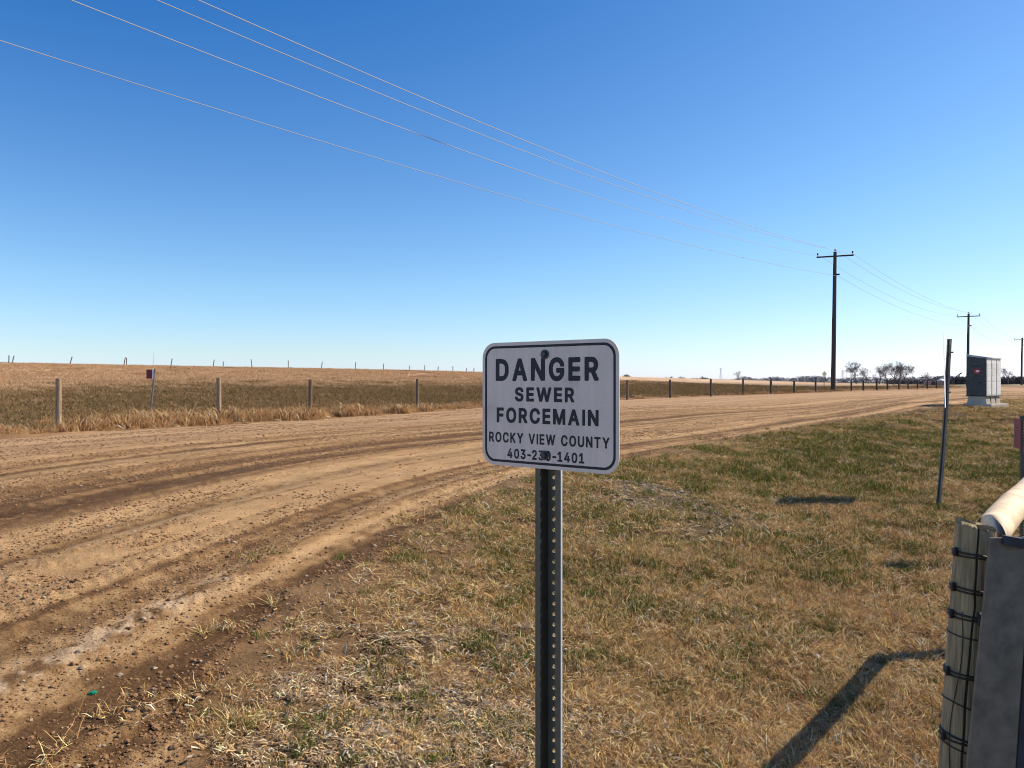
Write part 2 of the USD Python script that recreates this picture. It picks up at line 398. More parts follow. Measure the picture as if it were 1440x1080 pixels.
na, nr = len(az), len(rad)
idx = np.arange(na * nr).reshape(nr, na)
j2 = np.roll(np.arange(na), -1)
quad = np.stack([idx[:-1], idx[1:], idx[1:][:, j2], idx[:-1][:, j2]], -1).reshape(-1, 4)
kq = kind[:-1].reshape(-1)
P3 = np.stack([X, Y, Z], -1).reshape(-1, 3)
C3 = col.reshape(-1, 3)
NRM = np.zeros_like(P3)
fn_ = np.cross(P3[quad[:, 2]] - P3[quad[:, 0]], P3[quad[:, 3]] - P3[quad[:, 1]])
fn_[fn_[:, 2] < 0] *= -1
for k in range(4):
    np.add.at(NRM, quad[:, k], fn_)
NRM /= np.linalg.norm(NRM, axis=1, keepdims=True) + 1e-20
CENTRE = np.array([[0, 0, Z[0].mean()]])
for kid, name, matn, lab, cate in ((0, "gravel_road", "road_soil", "wide tan dirt and gravel road with wheel tracks curving to the right", "road"),
                                   (1, "grass_verge", "verge_soil", "soil of the near grass verge between the road and the camera", "ground"),
                                   (2, "field", "field_soil", "field beyond the fence rising to a low dry hill", "field")):
    q = quad[kq == kid]
    used, inv = np.unique(q, return_inverse=True)
    q = inv.reshape(-1, 4)
    f = np.vstack([q[:, [0, 3, 2]], q[:, [0, 2, 1]]])
    pv, cv, nv = P3[used], C3[used], NRM[used]
    if kid == 1:  # the small disc under the camera
        ring = np.searchsorted(used, idx[0])
        f = np.vstack([f, np.stack([np.full(na, len(pv)), ring[j2], ring], 1)])
        pv, cv, nv = np.vstack([pv, CENTRE]), np.vstack([cv, cv[:1]]), np.vstack([nv, [[0, 0, 1.]]])
    m = usdkit.mesh(stage, "/World/" + name, (pv, f), LOOK + matn)
    m.CreateNormalsAttr(Vt.Vec3fArray.FromNumpy(nv.astype(np.float32)))
    m.SetNormalsInterpolation("vertex")
    UsdGeom.PrimvarsAPI(m).CreatePrimvar("tint", Sdf.ValueTypeNames.Color3fArray, "vertex").Set(Vt.Vec3fArray.FromNumpy(cv.astype(np.float32)))
    tag(m, lab, cate, kind="structure")


# ---------------------------------------------------------------- far scrub, trees, far buildings
def branches(rng, h, levels=6, spread=.5, trunk_r=None, first=.3):
    """Segments (p0, p1, r0, r1, level) of a bare tree of height about h."""
    segs, todo = [], [(np.zeros(3), np.array([0, 0, 1.0]), h * first, trunk_r or h * .022, 0)]
    while todo:
        p, d, ln, r, lv = todo.pop()
        n = 3 if lv < 3 else 2
        r1 = r * .72
        for _ in range(n):
            d2 = d + rng.normal(0, .12, 3) + np.array([0, 0, .05])
            d2 /= np.linalg.norm(d2)
            q = p + d2 * ln / n
            segs.append((p, q, r, r + (r1 - r) / n, lv))
            p, d = q, d2
            if lv >= 1 and lv < levels and rng.random() < .45:
                e = d + rng.normal(0, spread * 1.2, 3)
                todo.append((p, e / np.linalg.norm(e), ln * .62, r1 * .5, lv + 1))
        if lv < levels:
            for _ in range(2 if lv else 4):
                e = d + rng.normal(0, spread, 3) + np.array([0, 0, .10])
                todo.append((p, e / np.linalg.norm(e), ln * rng.uniform(.62, .85), r1 * .72, lv + 1))
    return segs


def seg_mesh(segs, sides=4, minr=0.0):
    p0, p1 = np.array([s[0] for s in segs]), np.array([s[1] for s in segs])
    r0, r1 = np.maximum([s[2] for s in segs], minr), np.maximum([s[3] for s in segs], minr)
    d = p1 - p0
    d /= np.linalg.norm(d, axis=1, keepdims=True) + 1e-9
    a = np.cross(d, np.where(np.abs(d[:, 2:]) < .9, [0, 0, 1.0], [1.0, 0, 0]))
    a /= np.linalg.norm(a, axis=1, keepdims=True) + 1e-9
    b = np.cross(d, a)
    ang = np.arange(sides) * 2 * np.pi / sides
    ring = np.cos(ang)[None, :, None] * a[:, None] + np.sin(ang)[None, :, None] * b[:, None]
    v = np.concatenate([p0[:, None] + ring * r0[:, None, None], p1[:, None] + ring * r1[:, None, None]], 1).reshape(-1, 3)
    j = np.arange(sides)
    f1 = np.stack([j, j + sides, (j + 1) % sides + sides], 1)
    f2 = np.stack([j, (j + 1) % sides + sides, (j + 1) % sides], 1)
    f = (np.vstack([f1, f2])[None] + (np.arange(len(segs)) * 2 * sides)[:, None, None]).reshape(-1, 3)
    return trimesh.Trimesh(v, f, process=False)


def bare_tree(name, x, y, h, seed, label, category="tree", levels=6, spread=.5, group=None, first=.3, minr=.010):
    rng = np.random.default_rng(seed)
    segs = branches(rng, h, levels, spread, first=first)
    top = max(s[1][2] for s in segs)
    k = h / top
    segs = [(s[0] * k, s[1] * k, s[2], s[3], s[4]) for s in segs]
    t = thing(name, label, category, (x, y, float(height(x, y)) - .05), 0, group)
    obj("trunk", seg_mesh([s for s in segs if s[4] <= 1], 6), "bark", t)
    obj("crown", seg_mesh([s for s in segs if s[4] > 1], 3, minr), "twig", t)


def at(px, d):
    return (px - 720) / 1090 * d, d


TREES = [(1204, 205, 6.3, 1, 7, .50, "round bare tree standing alone just right of the tall utility pole"),
         (1221, 230, 5.0, 2, 6, .5, "faint slender bare tree between the lone round tree and the grove"),
         (1236, 205, 5.7, 3, 6, .48, "narrow upright bare tree at the left side of the grove"),
         (1257, 200, 6.9, 4, 7, .52, "tallest bare tree in the middle of the grove"),
         (1274, 203, 6.2, 15, 7, .55, "broad bare tree at the right side of the grove"),
         (1247, 212, 5.4, 11, 6, .40, "thin bare tree just left of the tallest tree of the grove"),
         (1266, 215, 6.2, 12, 6, .42, "bare tree between the tallest tree and the broad tree of the grove"),
         (1301, 198, 3.6, 6, 5, .60, "low spreading bare tree above the brown shed"),
         (1418, 205, 5.3, 7, 6, .52, "bare tree seen right of the mailbox, above the dark hedge"),
         (1037, 260, 3.2, 8, 5, .60, "small round bare tree on the horizon right of the distant lattice pylon")]
for px, d, h, sd, lv, sp, lab in TREES:
    bare_tree("bare_tree", *at(px, d), h, sd, lab, levels=lv, spread=sp, minr=.011)
for px, d, h, w, lab in [(881, 300, 3.0, 4.5, "low grey bush on the horizon beside the right edge of the danger sign"), (941, 330, 2.6, 3, "small bush on the horizon, first of two right of the danger sign"),
                         (959, 330, 2.8, 3, "small bush on the horizon, second of two right of the danger sign"), (990, 310, 2.6, 5, "wide flat dark bush on the horizon left of the lattice pylon")]:
    rng = np.random.default_rng(int(px))
    segs = []
    for _ in range(9):
        o = np.array([rng.normal(0, w * .25), rng.normal(0, .6), 0])
        for s in branches(rng, h * rng.uniform(.6, 1), 4, .6, trunk_r=.05, first=.35):
            segs.append((s[0] + o, s[1] + o, s[2], s[3], s[4]))
    k = h / max(s[1][2] for s in segs)
    segs = [(s[0] * k, s[1] * k, s[2], s[3], s[4]) for s in segs]
    x, y = at(px, d)
    t = thing("bush", lab, "bush", (x, y, float(height(x, y)) - .1))
    tag(obj("stems", seg_mesh([s for s in segs if s[4] <= 1], 4), "bark", t), kind="stuff")
    obj("crown", seg_mesh([s for s in segs if s[4] > 1], 3, .025), "twig", t)


def scrub(rng, pts, hs, ws, tri=70):
    n = len(pts)
    c = np.repeat(np.arange(n), tri)
    u = rng.uniform(-1, 1, len(c))
    zz = rng.random(len(c)) ** .8
    base = pts[c] + np.stack([u * ws[c] * (1 - .45 * zz), rng.uniform(-1, 1, len(c)) * ws[c] * .5, zz * hs[c] * np.sqrt(np.clip(1 - .75 * u * u, 0, 1))], 1)
    sz = hs[c] * rng.uniform(.10, .24, len(c))
    d1, d2 = rng.normal(0, 1, (len(c), 3)), rng.normal(0, 1, (len(c), 3))
    d1[:, 2] = np.abs(d1[:, 2]) + .6
    d1 /= np.linalg.norm(d1, axis=1, keepdims=True)
    d2 /= np.linalg.norm(d2, axis=1, keepdims=True)
    v = np.stack([base, base + d1 * sz[:, None], base + d2 * (sz * .55)[:, None]], 1).reshape(-1, 3)
    return trimesh.Trimesh(v, np.arange(len(v)).reshape(-1, 3), process=False)


rng = np.random.default_rng(5)
pts, hs, ws = [], [], []
for px in np.arange(905, 1500, 1.6):
    d = rng.uniform(430, 760)
    x, y = at(px + rng.normal(0, 2), d)
    pts.append((x, y, float(height(x, y)) - .4))
    g = .45 + 1.1 * meshkit.noise(np.array([[px * .045, 3.3, 0]]))[0]
    hs.append(g * (3.6 if px > 1040 else 2.4) * d / 560 + .8)
    ws.append(rng.uniform(3, 8))
tag(obj("distant_scrub", scrub(rng, np.array(pts), np.array(hs), np.array(ws), 90), "far_scrub"), "dark low line of distant bare scrub along the whole right horizon", "scrub", kind="stuff")

# windbreak hedge on the right, two stretches with the sheds before them
for a, b, d, h, lab in [(1331, 1362, 215, 2.3, "dark hedge between the leaning marker post and the mailbox"), (1400, 1470, 215, 2.2, "dark hedge right of the mailbox under the bare tree"),
                        (1248, 1330, 225, 1.5, "dark undergrowth hedge at the foot of the bare grove")]:
    rng = np.random.default_rng(a)
    px = np.arange(a, b, .9)
    pts = np.array([(*at(p, d + rng.normal(0, 1.5)), float(height(*at(p, d))) - .2) for p in px])
    tag(obj("hedge", scrub(rng, pts, h * rng.uniform(.8, 1.08, len(px)), np.full(len(px), .9), 120), "hedge_look"), lab, "hedge")

x, y = at(1316, 190)
t = thing("brown_shed", "long low red-brown shed with a pale roof left of the leaning marker post", "shed", (x, y, float(height(x, y))), -.1)
obj("wall", bx((4.4, 3, 1.05), (0, 0, .52)), "barn_wall", t)
roof = trimesh.creation.extrude_polygon(Polygon([(-1.7, 1.05), (1.7, 1.05), (0, 1.55)]), 1.5)
roof.apply_transform(np.array([[0, 0, 1, .9], [1, 0, 0, 0], [0, 1, 0, 0.003], [0, 0, 0, 1.0]]))
obj("roof", roof, "pale_roof", t, label="pale metal roof over the right end")
obj("door", bx((.9, .06, .85), (-1.2, -1.53, .43)), "dark_wall", t)
x, y = at(1349, 235)
t = thing("pale_building", "pale roofed farm building behind the dark hedge left of the mailbox", "building", (x, y, float(height(x, y))), .2)
obj("wall", bx((7.5, 5, 1.9), (0, 0, .95)), "dark_wall", t)
roof = trimesh.creation.extrude_polygon(Polygon([(-2.9, 1.9), (2.9, 1.9), (0, 3.1)]), 7.9)
roof.apply_transform(np.array([[0, 0, 1, -3.95], [1, 0, 0, 0], [0, 1, 0, 0.003], [0, 0, 0, 1.0]]))
obj("roof", roof, "pale_roof", t)
x, y = at(1347, 222)
t = thing("grain_auger", "dark slanted grain auger sticking up before the pale farm roof", "auger", (x, y, float(height(x, y))))
obj("pipe", tube([(-1.3, 0, 1.6), (1.1, 0, 3.4)], .16, 8), "dark_wall", t)
obj("leg", tube([(.4, -.3, 0), (.5, 0, 2.9)], .06, 6), "dark_wall", t)
obj("leg", tube([(.4, .5, 0), (.5, 0, 2.9)], .06, 6), "dark_wall", t)


def lattice(name, x, y, h, w, arms, label):
    t = thing(name, label, "pylon", (x, y, float(height(x, y))), .5)
    r = h * .006
    legs, brace = [], []
    for sx in (-1, 1):
        for sy in (-1, 1):
            obj("leg", tube([(sx * w, sy * w, 0), (sx * w * .22, sy * w * .22, h * .62), (sx * w * .18, sy * w * .18, h)], r, 4), "tower_steel", t)
    for k in range(7):
        z0, z1 = h * k / 7, h * (k + 1) / 7
        wa, wb = (w * np.interp(z, [0, h * .62, h], [1, .22, .18]) for z in (z0, z1))
        for q in range(4):
            c = [(-1, -1), (1, -1), (1, 1), (-1, 1)]
            (ax, ay), (bx_, by_) = c[q], c[(q + 1) % 4]
            brace.append((np.array([ax * wa, ay * wa, z0]), np.array([bx_ * wb, by_ * wb, z1]), r * .6, r * .6, 0))
            brace.append((np.array([bx_ * wa, by_ * wa, z0]), np.array([ax * wb, ay * wb, z1]), r * .6, r * .6, 0))
    obj("bracing", seg_mesh(brace, 3), "tower_steel", t)
    for z, a in arms:
        obj("crossarm", tube([(-a, 0, z * h), (0, 0, z * h + h * .02), (a, 0, z * h)], r * 1.3, 4), "tower_steel", t)


lattice("lattice_pylon", *at(1013.5, 1000), 18.5, 2.4, [(.98, 3.2), (.86, 2.2)], "faint distant lattice pylon with a narrow top right of the danger sign")
lattice("lattice_pylon", *at(1185, 700), 11.5, 2.6, [(.80, 4.8), (.97, 1.2)], "distant lattice pylon with wide crossarm just right of the tall utility pole")
x, y = at(216, 150)
t = thing("radio_mast", "thin grey mast on the hill skyline above the red marker", "mast", (x, y, float(height(x, y))))
obj("shaft", tube([(0, 0, 0), (0, 0, 2.2), (0, 0, 3.4)], [.045, .035, .02], 6), "tower_steel", t)
obj("foot", bx((.3, .3, .12), (0, 0, .06), .01), "concrete", t)

# ---------------------------------------------------------------- roadside fence
ORD = "first second third fourth fifth sixth seventh eighth ninth tenth eleventh twelfth thirteenth fourteenth fifteenth sixteenth seventeenth eighteenth nineteenth twentieth twenty-first twenty-second".split()
POSTS = [(-12.02, 20.54, 1.29, 0.3), (-8.85, 23.42, 1.30, -.4), (-6.72, 25.78, 1.23, .8), (-3.93, 32.19, 1.25, 0), (6.41, 43.15, 1.09, .2), (9.53, 46.7, 1.10, -.3), (12.65, 49.33, 1.12, .3),
         (16.0, 53.68, 1.13, 0), (18.96, 56.77, 1.06, .4), (22.16, 60.89, .98, 0), (25.68, 65.54, .98, -.3), (30.28, 69.18, .92, .5), (32.04, 70.7, .9, 0), (34.08, 72.42, .9, .3), (36.13, 74.59, .88, 0),
         (38.52, 77.17, .86, -.3), (40.9, 80.04, .85, 0), (42.9, 82.0, .85, .4), (45.21, 84.38, .85, 0), (47.72, 87.13, .85, .2)]


def round_post(h, r, seed, sides=20, rows=14, grain=.06):
    rng = np.random.default_rng(seed)
    a = np.arange(sides) * 2 * np.pi / sides
    zz = np.concatenate([np.linspace(-.15, h - .015, rows), [h]])
    rr = r * (1 + grain * rng.normal(0, 1, sides)[None] * .6 + grain * .5 * rng.normal(0, 1, (len(zz), sides)) * .5)
    rr[-1] *= .86
    v = np.stack([rr * np.cos(a), rr * np.sin(a), np.repeat(zz[:, None], sides, 1)], -1).reshape(-1, 3)
    i, j = np.meshgrid(np.arange(len(zz) - 1), np.arange(sides), indexing="ij")
    q = np.stack([i * sides + j, i * sides + (j + 1) % sides, (i + 1) * sides + (j + 1) % sides, (i + 1) * sides + j], -1).reshape(-1, 4)
    n = len(v)
    v = np.vstack([v, [[0, 0, h + .004]]])
    k = np.arange(sides) + (len(zz) - 1) * sides
    f = np.vstack([q[:, [0, 1, 2]], q[:, [0, 2, 3]], np.stack([np.full(sides, n), k, np.roll(k, -1)], 1)])
    return trimesh.Trimesh(v, f, process=False)


near_names = ["nearest roadside fence post at the far left, its right side sunlit", "roadside fence post right of the small red marker", "roadside fence post between the straw heaps and the danger sign, third from the left",
              "roadside fence post just left of the danger sign", "roadside fence post just right of the danger sign"]
for i, (x, y, h, lean) in enumerate(POSTS):
    lab = near_names[i] if i < 5 else f"dark wooden roadside fence post, {ORD[i - 5]} after the post beside the danger sign's right edge"
    t = thing("fence_post", lab, "fence post", (x, y, float(full_height(x, y))), 0, "wooden posts of the fence across the road")
    p = round_post(h, (.072, .066, .058, .06)[i] if i < 4 else (.062 if i < 8 else .075), 100 + i)
    sh = np.eye(4)
    sh[0, 2] = math.tan(math.radians(lean))
    p.apply_transform(sh)
    obj("shaft", p, "post_wood" if i < 2 else ("post_wood_brown" if i < 5 else "post_wood_dark"), t, smooth=40)
    if i < 8:
        st_ = [tube([(-.02, -.062, z), (0, -.08, z), (.02, -.062, z)], .004, 5) for z in (h * .55, h * .9)]
        for s_ in st_:
            obj("staple", s_, "wire_steel", t)

HILL = [(-70.5, 108.6, 1.2, 2), (-70.3, 109.0, 1.15, 14), (-64.7, 113.4, 1.2, 17), (-59.2, 118.2, 1.3, 11), (-58.9, 118.4, 1.25, 1), (-54.0, 122.7, 1.3, 9), (-48.9, 126.8, 1.25, 9), (-47.6, 127.8, 1.0, 0),
        (-43.9, 130.9, 1.5, -6), (-38.9, 134.8, 1.45, 0), (-34.1, 138.6, 1.3, 8), (-28.8, 142.5, 1.4, 1), (-24.2, 145.9, 1.25, 0), (-19.8, 149.0, 1.0, 9), (-17.0, 151.0, 1.15, 0), (-14.6, 152.7, .95, 6),
        (-11.8, 154.8, 1.1, 0), (-9.3, 156.7, .85, 12), (-7.8, 158.0, .9, 4)]
for i, (x, y, h, lean) in enumerate(HILL):
    t = thing("hill_fence_post", f"{'leaning' if abs(lean) > 5 else 'upright'} grey fence post on the hilltop skyline, {ORD[i]} from the left", "fence post", (x, y, float(height(x, y))), 0, "old fence posts on the hill crest")
    p = round_post(h, .075, 300 + i, sides=8, rows=4)
    sh = np.eye(4)
    sh[0, 2] = math.tan(math.radians(lean))
    p.apply_transform(sh)
    obj("shaft", p, "old_grey_wood", t)


# ---------------------------------------------------------------- utility poles and wires
def pole(loc, h, arm, arm_az, r0, r1, label, nz):
    t = thing("utility_pole", label, "utility pole", loc, 0, "wooden poles of the power line")
    zz = np.linspace(-.2, h, 12)
    obj("shaft", tube(np.stack([.012 * zz * 0 + .0 * zz + zz * .013, 0 * zz, zz], 1), np.interp(zz, [0, h], [r0, r1]), 16), "dark_pole_wood", t, smooth=50)
    ox = h * .013
    c, s = math.cos(arm_az), math.sin(arm_az)
    za = h - .42
    a = bx((arm * 2, .11, .13), (0, -.19, 0), .012)
    rot = trimesh.transformations.rotation_matrix(-arm_az, [0, 0, 1])
    a.apply_transform(rot)
    a.apply_translation((ox, 0, za))
    arm_prim = obj("crossarm", a, "dark_pole_wood", t)

    def pin(p, par):
        m = cat(tube([(0, 0, 0), (0, 0, .16)], .018, 6), tube([(0, 0, .12), (0, 0, .16), (0, 0, .2), (0, 0, .27), (0, 0, .31)], [.05, .085, .055, .075, .03], 10))
        m.apply_translation(p)
        obj("insulator", m, "black_steel", par)
    for k in (-1, 1):
        q = rot[:3, :3] @ np.array([k * (arm - .1), -.19, .06])
        pin((ox + q[0], q[1], za + q[2]), t)
    pin((ox, 0, h - .03), t)
    obj("bracket", bx((.3, .12, .12), (ox + .2, -.15, nz), .01), "black_steel", t)


P1 = (29.0, 70.0)
pole((29.0, 70.0, float(height(29, 70))), 12.55, 1.55, math.radians(24), .21, .145, "tall dark wooden utility pole with a crossarm, nearest of the power line", 10.5)
pole((67.0, 114.0, float(height(67, 114))), 10.75, 1.5, math.radians(38), .2, .15, "utility pole rising behind the mailbox", 9.0)
pole((112.4, 171.0, float(height(112.4, 171))), 10.4, 1.5, math.radians(38), .21, .16, "farthest utility pole, cut by the right edge of the photo", 8.8)
wires = {"n": [(-14.85, 22.86, 11.58), (29.37, 69.9, 11.15), (67.3, 114, 9.8), (112.7, 171, 9.5)],
         "l": [(-11.39, 19.62, 11.35), (28.0, 70.5, 13.07), (65.8, 114.8, 11.35), (111.3, 171.8, 11.0)],
         "c": [(-11.17, 19.41, 12.13), (29.16, 70.0, 13.55), (67.1, 114, 11.85), (112.5, 171, 11.5)],
         "r": [(-9.29, 17.65, 11.24), (30.45, 69.3, 13.07), (68.4, 113.2, 11.35), (113.8, 170.2, 11.0)]}
sag = {"n": (.73, 1.0, 1.2), "l": (.95, 1.1, 1.3), "c": (.98, 1.1, 1.3), "r": (.87, 1.0, 1.3)}
wl = {"n": "lowest overhead wire, fixed to the poles below the crossarms", "l": "overhead power wire on the left end of the crossarms", "c": "overhead power wire on top of the poles", "r": "topmost overhead power wire, on the right end of the crossarms"}
for k in wires:
    e0, e1 = np.array(wires[k][0]), np.array(wires[k][1])
    pts = [(e0 - (e1 - e0 + np.array([0, 0, -4 * sag[k][0]])) * .35)[None]]
    for a, b, sg in zip(wires[k], wires[k][1:], sag[k]):
        u = np.linspace(0, 1, 41)[:-1, None]
        q = np.array(a) + (np.array(b) - np.array(a)) * u
        q[:, 2] -= 4 * sg * (u * (1 - u))[:, 0]
        pts.append(q)
    pts.append(np.array([wires[k][-1]]))
    pts = np.vstack(pts)
    tag(obj("overhead_wire", tube(pts, .0130, 6), "line_wire", smooth=True), wl[k], "wire", "wires of the power line")


# ---------------------------------------------------------------- the danger sign
def u_channel(h, w=.074, d=.030, th=.004, flange=.015, holes=True, z0=0.0):
    """U-channel post, opening towards -y, flanges in the plane y = 0, web at y = d."""
    hw = w / 2
    outer = [(-hw, 0), (-hw + flange, 0), (-.018, d - th), (.018, d - th), (hw - flange, 0), (hw, 0), (hw, th), (hw - flange + .002, th), (.0205, d), (-.0205, d), (-hw + flange - .002, th), (-hw, th)]
    m = m3.Manifold.extrude(m3.CrossSection([np.array(outer)]), h)
    if holes:
        n = int((h - .03) / .0254)
        cyl = m3.Manifold.cylinder(.03, .0052, .0052, 10, True).rotate((90, 0, 0)).translate((0, d, 0))
        m = m - m3.Manifold.batch_boolean([cyl.translate((0, 0, .02 + .0254 * k)) for k in range(n)], m3.OpType.Add)
    q = to_tm(m)
    q.apply_translation((0, 0, z0))
    return q


YAW = math.atan2(-.617, .786)
t = thing("danger_sign", "grey rectangular sign reading DANGER SEWER FORCEMAIN on a perforated steel post", "sign", (.083, 1.845, 0), YAW)
SW, SH, SZ = .397, .305, 1.545


def rrect(w, h, r, n=8):
    return Polygon([(sx * (w / 2 - r) + r * math.cos(a), sy * (h / 2 - r) + r * math.sin(a)) for sx, sy, a0 in ((1, 1, 0), (-1, 1, 90), (-1, -1, 180), (1, -1, 270))
                    for a in np.radians(np.linspace(a0, a0 + 90, n))])


def upright(m):
    """From the xy plane (extruded to +z) to the sign's face: x stays, y becomes z, the extrusion points to -y."""
    m.apply_transform(np.array([[1, 0, 0, 0], [0, 0, -1, 0], [0, 1, 0, SZ], [0, 0, 0, 1.0]]))
    return m


pan = trimesh.creation.extrude_polygon(rrect(SW, SH, .038), .0022)
panel = obj("sign_panel", upright(pan), "reflective_sheet", t)
ring = rrect(SW - .017, SH - .017, .031).difference(rrect(SW - .029, SH - .029, .026))
b = trimesh.creation.extrude_polygon(ring, .0005)
b.apply_translation((0, 0, .0022))
obj("border", upright(b), "black_print", panel)


def hom(src, dst):
    A_ = []
    for (x, y), (u, v_) in zip(src, dst):
        A_ += [[x, y, 1, 0, 0, 0, -u * x, -u * y, -u], [0, 0, 0, x, y, 1, -v_ * x, -v_ * y, -v_]]
    return np.linalg.svd(np.array(A_))[2][-1].reshape(3, 3)


# the places of the lines on the plate, in fractions of its width and height
LINES = [("DANGER", .1095, .866, .142, .302, .034), ("SEWER", .262, .700, .369, .470, .034), ("FORCEMAIN", .117, .866, .535, .643, .034),
         ("ROCKY VIEW COUNTY", .0545, .938, .733, .808, .022), ("403-230-1401", .2025, .769, .861, .932, .022)]


def line_mesh(text, x0, x1, hgt, bold):
    parts, adv = [], 0.0
    for ch in text:
        if ch == " ":
            adv += hgt * .62
            continue
        m = meshkit.text_mesh(ch, hgt, .0005, True)
        g = trimesh.path.polygons.projected(m, normal=[0, 0, 1]).buffer(hgt * bold, join_style=2)
        if ch == 'I':
            eb = meshkit.text_mesh('E', hgt, .0005, True).bounds
            g = sbox(0, eb[0][1] - hgt * bold, hgt * (.17 + 2 * bold), eb[1][1] + hgt * bold)
        m = cat(*[trimesh.creation.extrude_polygon(q_, .0005) for q_ in getattr(g, "geoms", [g])])
        w = m.bounds[1][0] - m.bounds[0][0]
        m.apply_translation((adv - m.bounds[0][0], 0, 0))
        adv += w + hgt * (.26 if ch != "-" else .2)
        parts.append(m)
    m = cat(*parts)
    m.apply_translation((-m.bounds[0][0], 0, 0))
    k = (x1 - x0) / m.bounds[1][0]
    m.apply_scale((k, 1, 1))
    m.apply_translation((x0, 0, 0))
    return m


for text, u0, u1, v0, v1, bold in LINES:
    hgt = (v1 - v0) * SH
    m = line_mesh(text, (u0 - .5) * SW, (u1 - .5) * SW, hgt, bold)
    m.apply_translation((0, (.5 - v1) * SH, .0022))
    obj("lettering", upright(m), "black_print", panel)
chan = u_channel(1.68 + .25, z0=-.25)
chan.apply_translation((0.0, .0035, 0))
post = obj("post", chan, "green_steel", t)
obj("sunlit_edge", bx((.0012, .0062, 1.93), (.0378, .0062, .715), .0003), "sunlit_edge_look", post, label="bright strip added on the right flange as its sunlit edge")  # thin bright strip added so the flange edge looks caught by the sun
for bz in (SZ + SH * (.5 - .105), SZ + SH * (.5 - .893)):
    head = m3.Manifold.cylinder(.006, .0085, .006, 6).to_mesh()
    hm = trimesh.Trimesh(head.vert_properties[:, :3], head.tri_verts, process=False)
    wsh = trimesh.creation.cylinder(radius=.0115, height=.0018, sections=20)
    wsh.apply_translation((0, 0, .0009))
    hm.apply_translation((0, 0, .0018))
    m = cat(wsh, hm)
    m.apply_transform(np.array([[1, 0, 0, -.004], [0, 0, -1, -.0027], [0, 1, 0, bz], [0, 0, 0, 1.0]]))
    obj("bolt", m, "bolt_steel", t)

# ---------------------------------------------------------------- wooden corner fence on the right
t = thing("wooden_fence", "weathered wooden fence post wrapped in wire with a white peeled log rail", "fence", (1.19, 2.12, 0))
rng = np.random.default_rng(11)
sides, rows = 260, 150
H = 1.205
a = np.arange(sides) * 2 * np.pi / sides
zz = np.linspace(-.2, H, rows)
AA, ZZ = np.meshgrid(a, zz)
rr = .0485 + .004 * (1 - ZZ / H)
rr = rr + .0022 * (fbm(np.stack([np.cos(AA) * 2, np.sin(AA) * 2, ZZ * 1.2], -1), 3, 1) - .5) + .0022 * (fbm(np.stack([np.cos(AA) * 17, np.sin(AA) * 17, ZZ * 2.2], -1), 3, 2) - .5)
for a0, amp, dep, wd in ((-1.93, .10, .018, .030),):
    path = a0 + amp * (meshkit.noise(np.stack([ZZ * 5, 0 * ZZ + a0, 0 * ZZ], -1), 4) - .5) * 2 + .05 * (meshkit.noise(np.stack([ZZ * 22, 0 * ZZ, 0 * ZZ], -1), 5) - .5)
    dlt = (AA - path + np.pi) % (2 * np.pi) - np.pi
    rr = rr - dep * np.exp(-(dlt / wd) ** 2)
cz = np.linspace(H - .012, -.1, 160)
cpath = -1.93 + .10 * (meshkit.noise(np.stack([cz * 5, 0 * cz - 1.93, 0 * cz], -1), 4) - .5) * 2 + .05 * (meshkit.noise(np.stack([cz * 22, 0 * cz, 0 * cz], -1), 5) - .5)
ztop = np.where(ZZ > H - .02, ZZ + .010 * np.cos(AA - 2.6) + .003 * rng.normal(0, 1, sides)[None], ZZ)
lean = .0655 * ZZ
v = np.stack([rr * np.cos(AA) + lean, rr * np.sin(AA), ztop], -1)
rim = v[-1] * [1, 1, 1]
ring2 = rim.copy()
ring2[:, :2] = (rim[:, :2] - [.0655 * H, 0]) * .9 + [.0655 * H, 0]
ring2[:, 2] += .004
v = np.vstack([v.reshape(-1, 3), ring2, [[.0655 * H, 0, H + .004]]])
i, j = np.meshgrid(np.arange(rows), np.arange(sides), indexing="ij")
q = np.stack([i * sides + j, i * sides + (j + 1) % sides, (i + 1) * sides + (j + 1) % sides, (i + 1) * sides + j], -1).reshape(-1, 4)
k = np.arange(sides) + rows * sides
f = np.vstack([q[:, [0, 1, 2]], q[:, [0, 2, 3]], np.stack([np.full(sides, len(v) - 1), k, np.roll(k, -1)], 1)])
post = obj("post", trimesh.Trimesh(v, f, process=False), "treated_wood", t, smooth=50)


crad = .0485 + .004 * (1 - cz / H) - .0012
obj("crack", tube(np.stack([crad * np.cos(cpath) + .0655 * cz, crad * np.sin(cpath), cz], 1), .0009 + .0006 * np.sin(cz * 9), 5), "black_print", post, smooth=True)  # black tube in the groove draws the crack's shade and dirt


def wrap(z, tilt, par, r=.0026, off=0.0, wob=.0):
    u = np.linspace(0, 2 * np.pi, 49)
    rad_ = .0485 + .004 * (1 - z / H) + .003
    p = np.stack([rad_ * np.cos(u) + .0655 * z, rad_ * np.sin(u), z - tilt * (.6 + .8 * math.sin(z * 311) ** 2) * np.cos(u) + off + wob * np.sin(3 * u + z * 40)], 1)
    obj("wire_wrap", tube(p, r, 6, caps=False), "wire_steel", par, smooth=True)


def zof(py):
    return 1.6 - (py - 537) / 1090 * 2.07


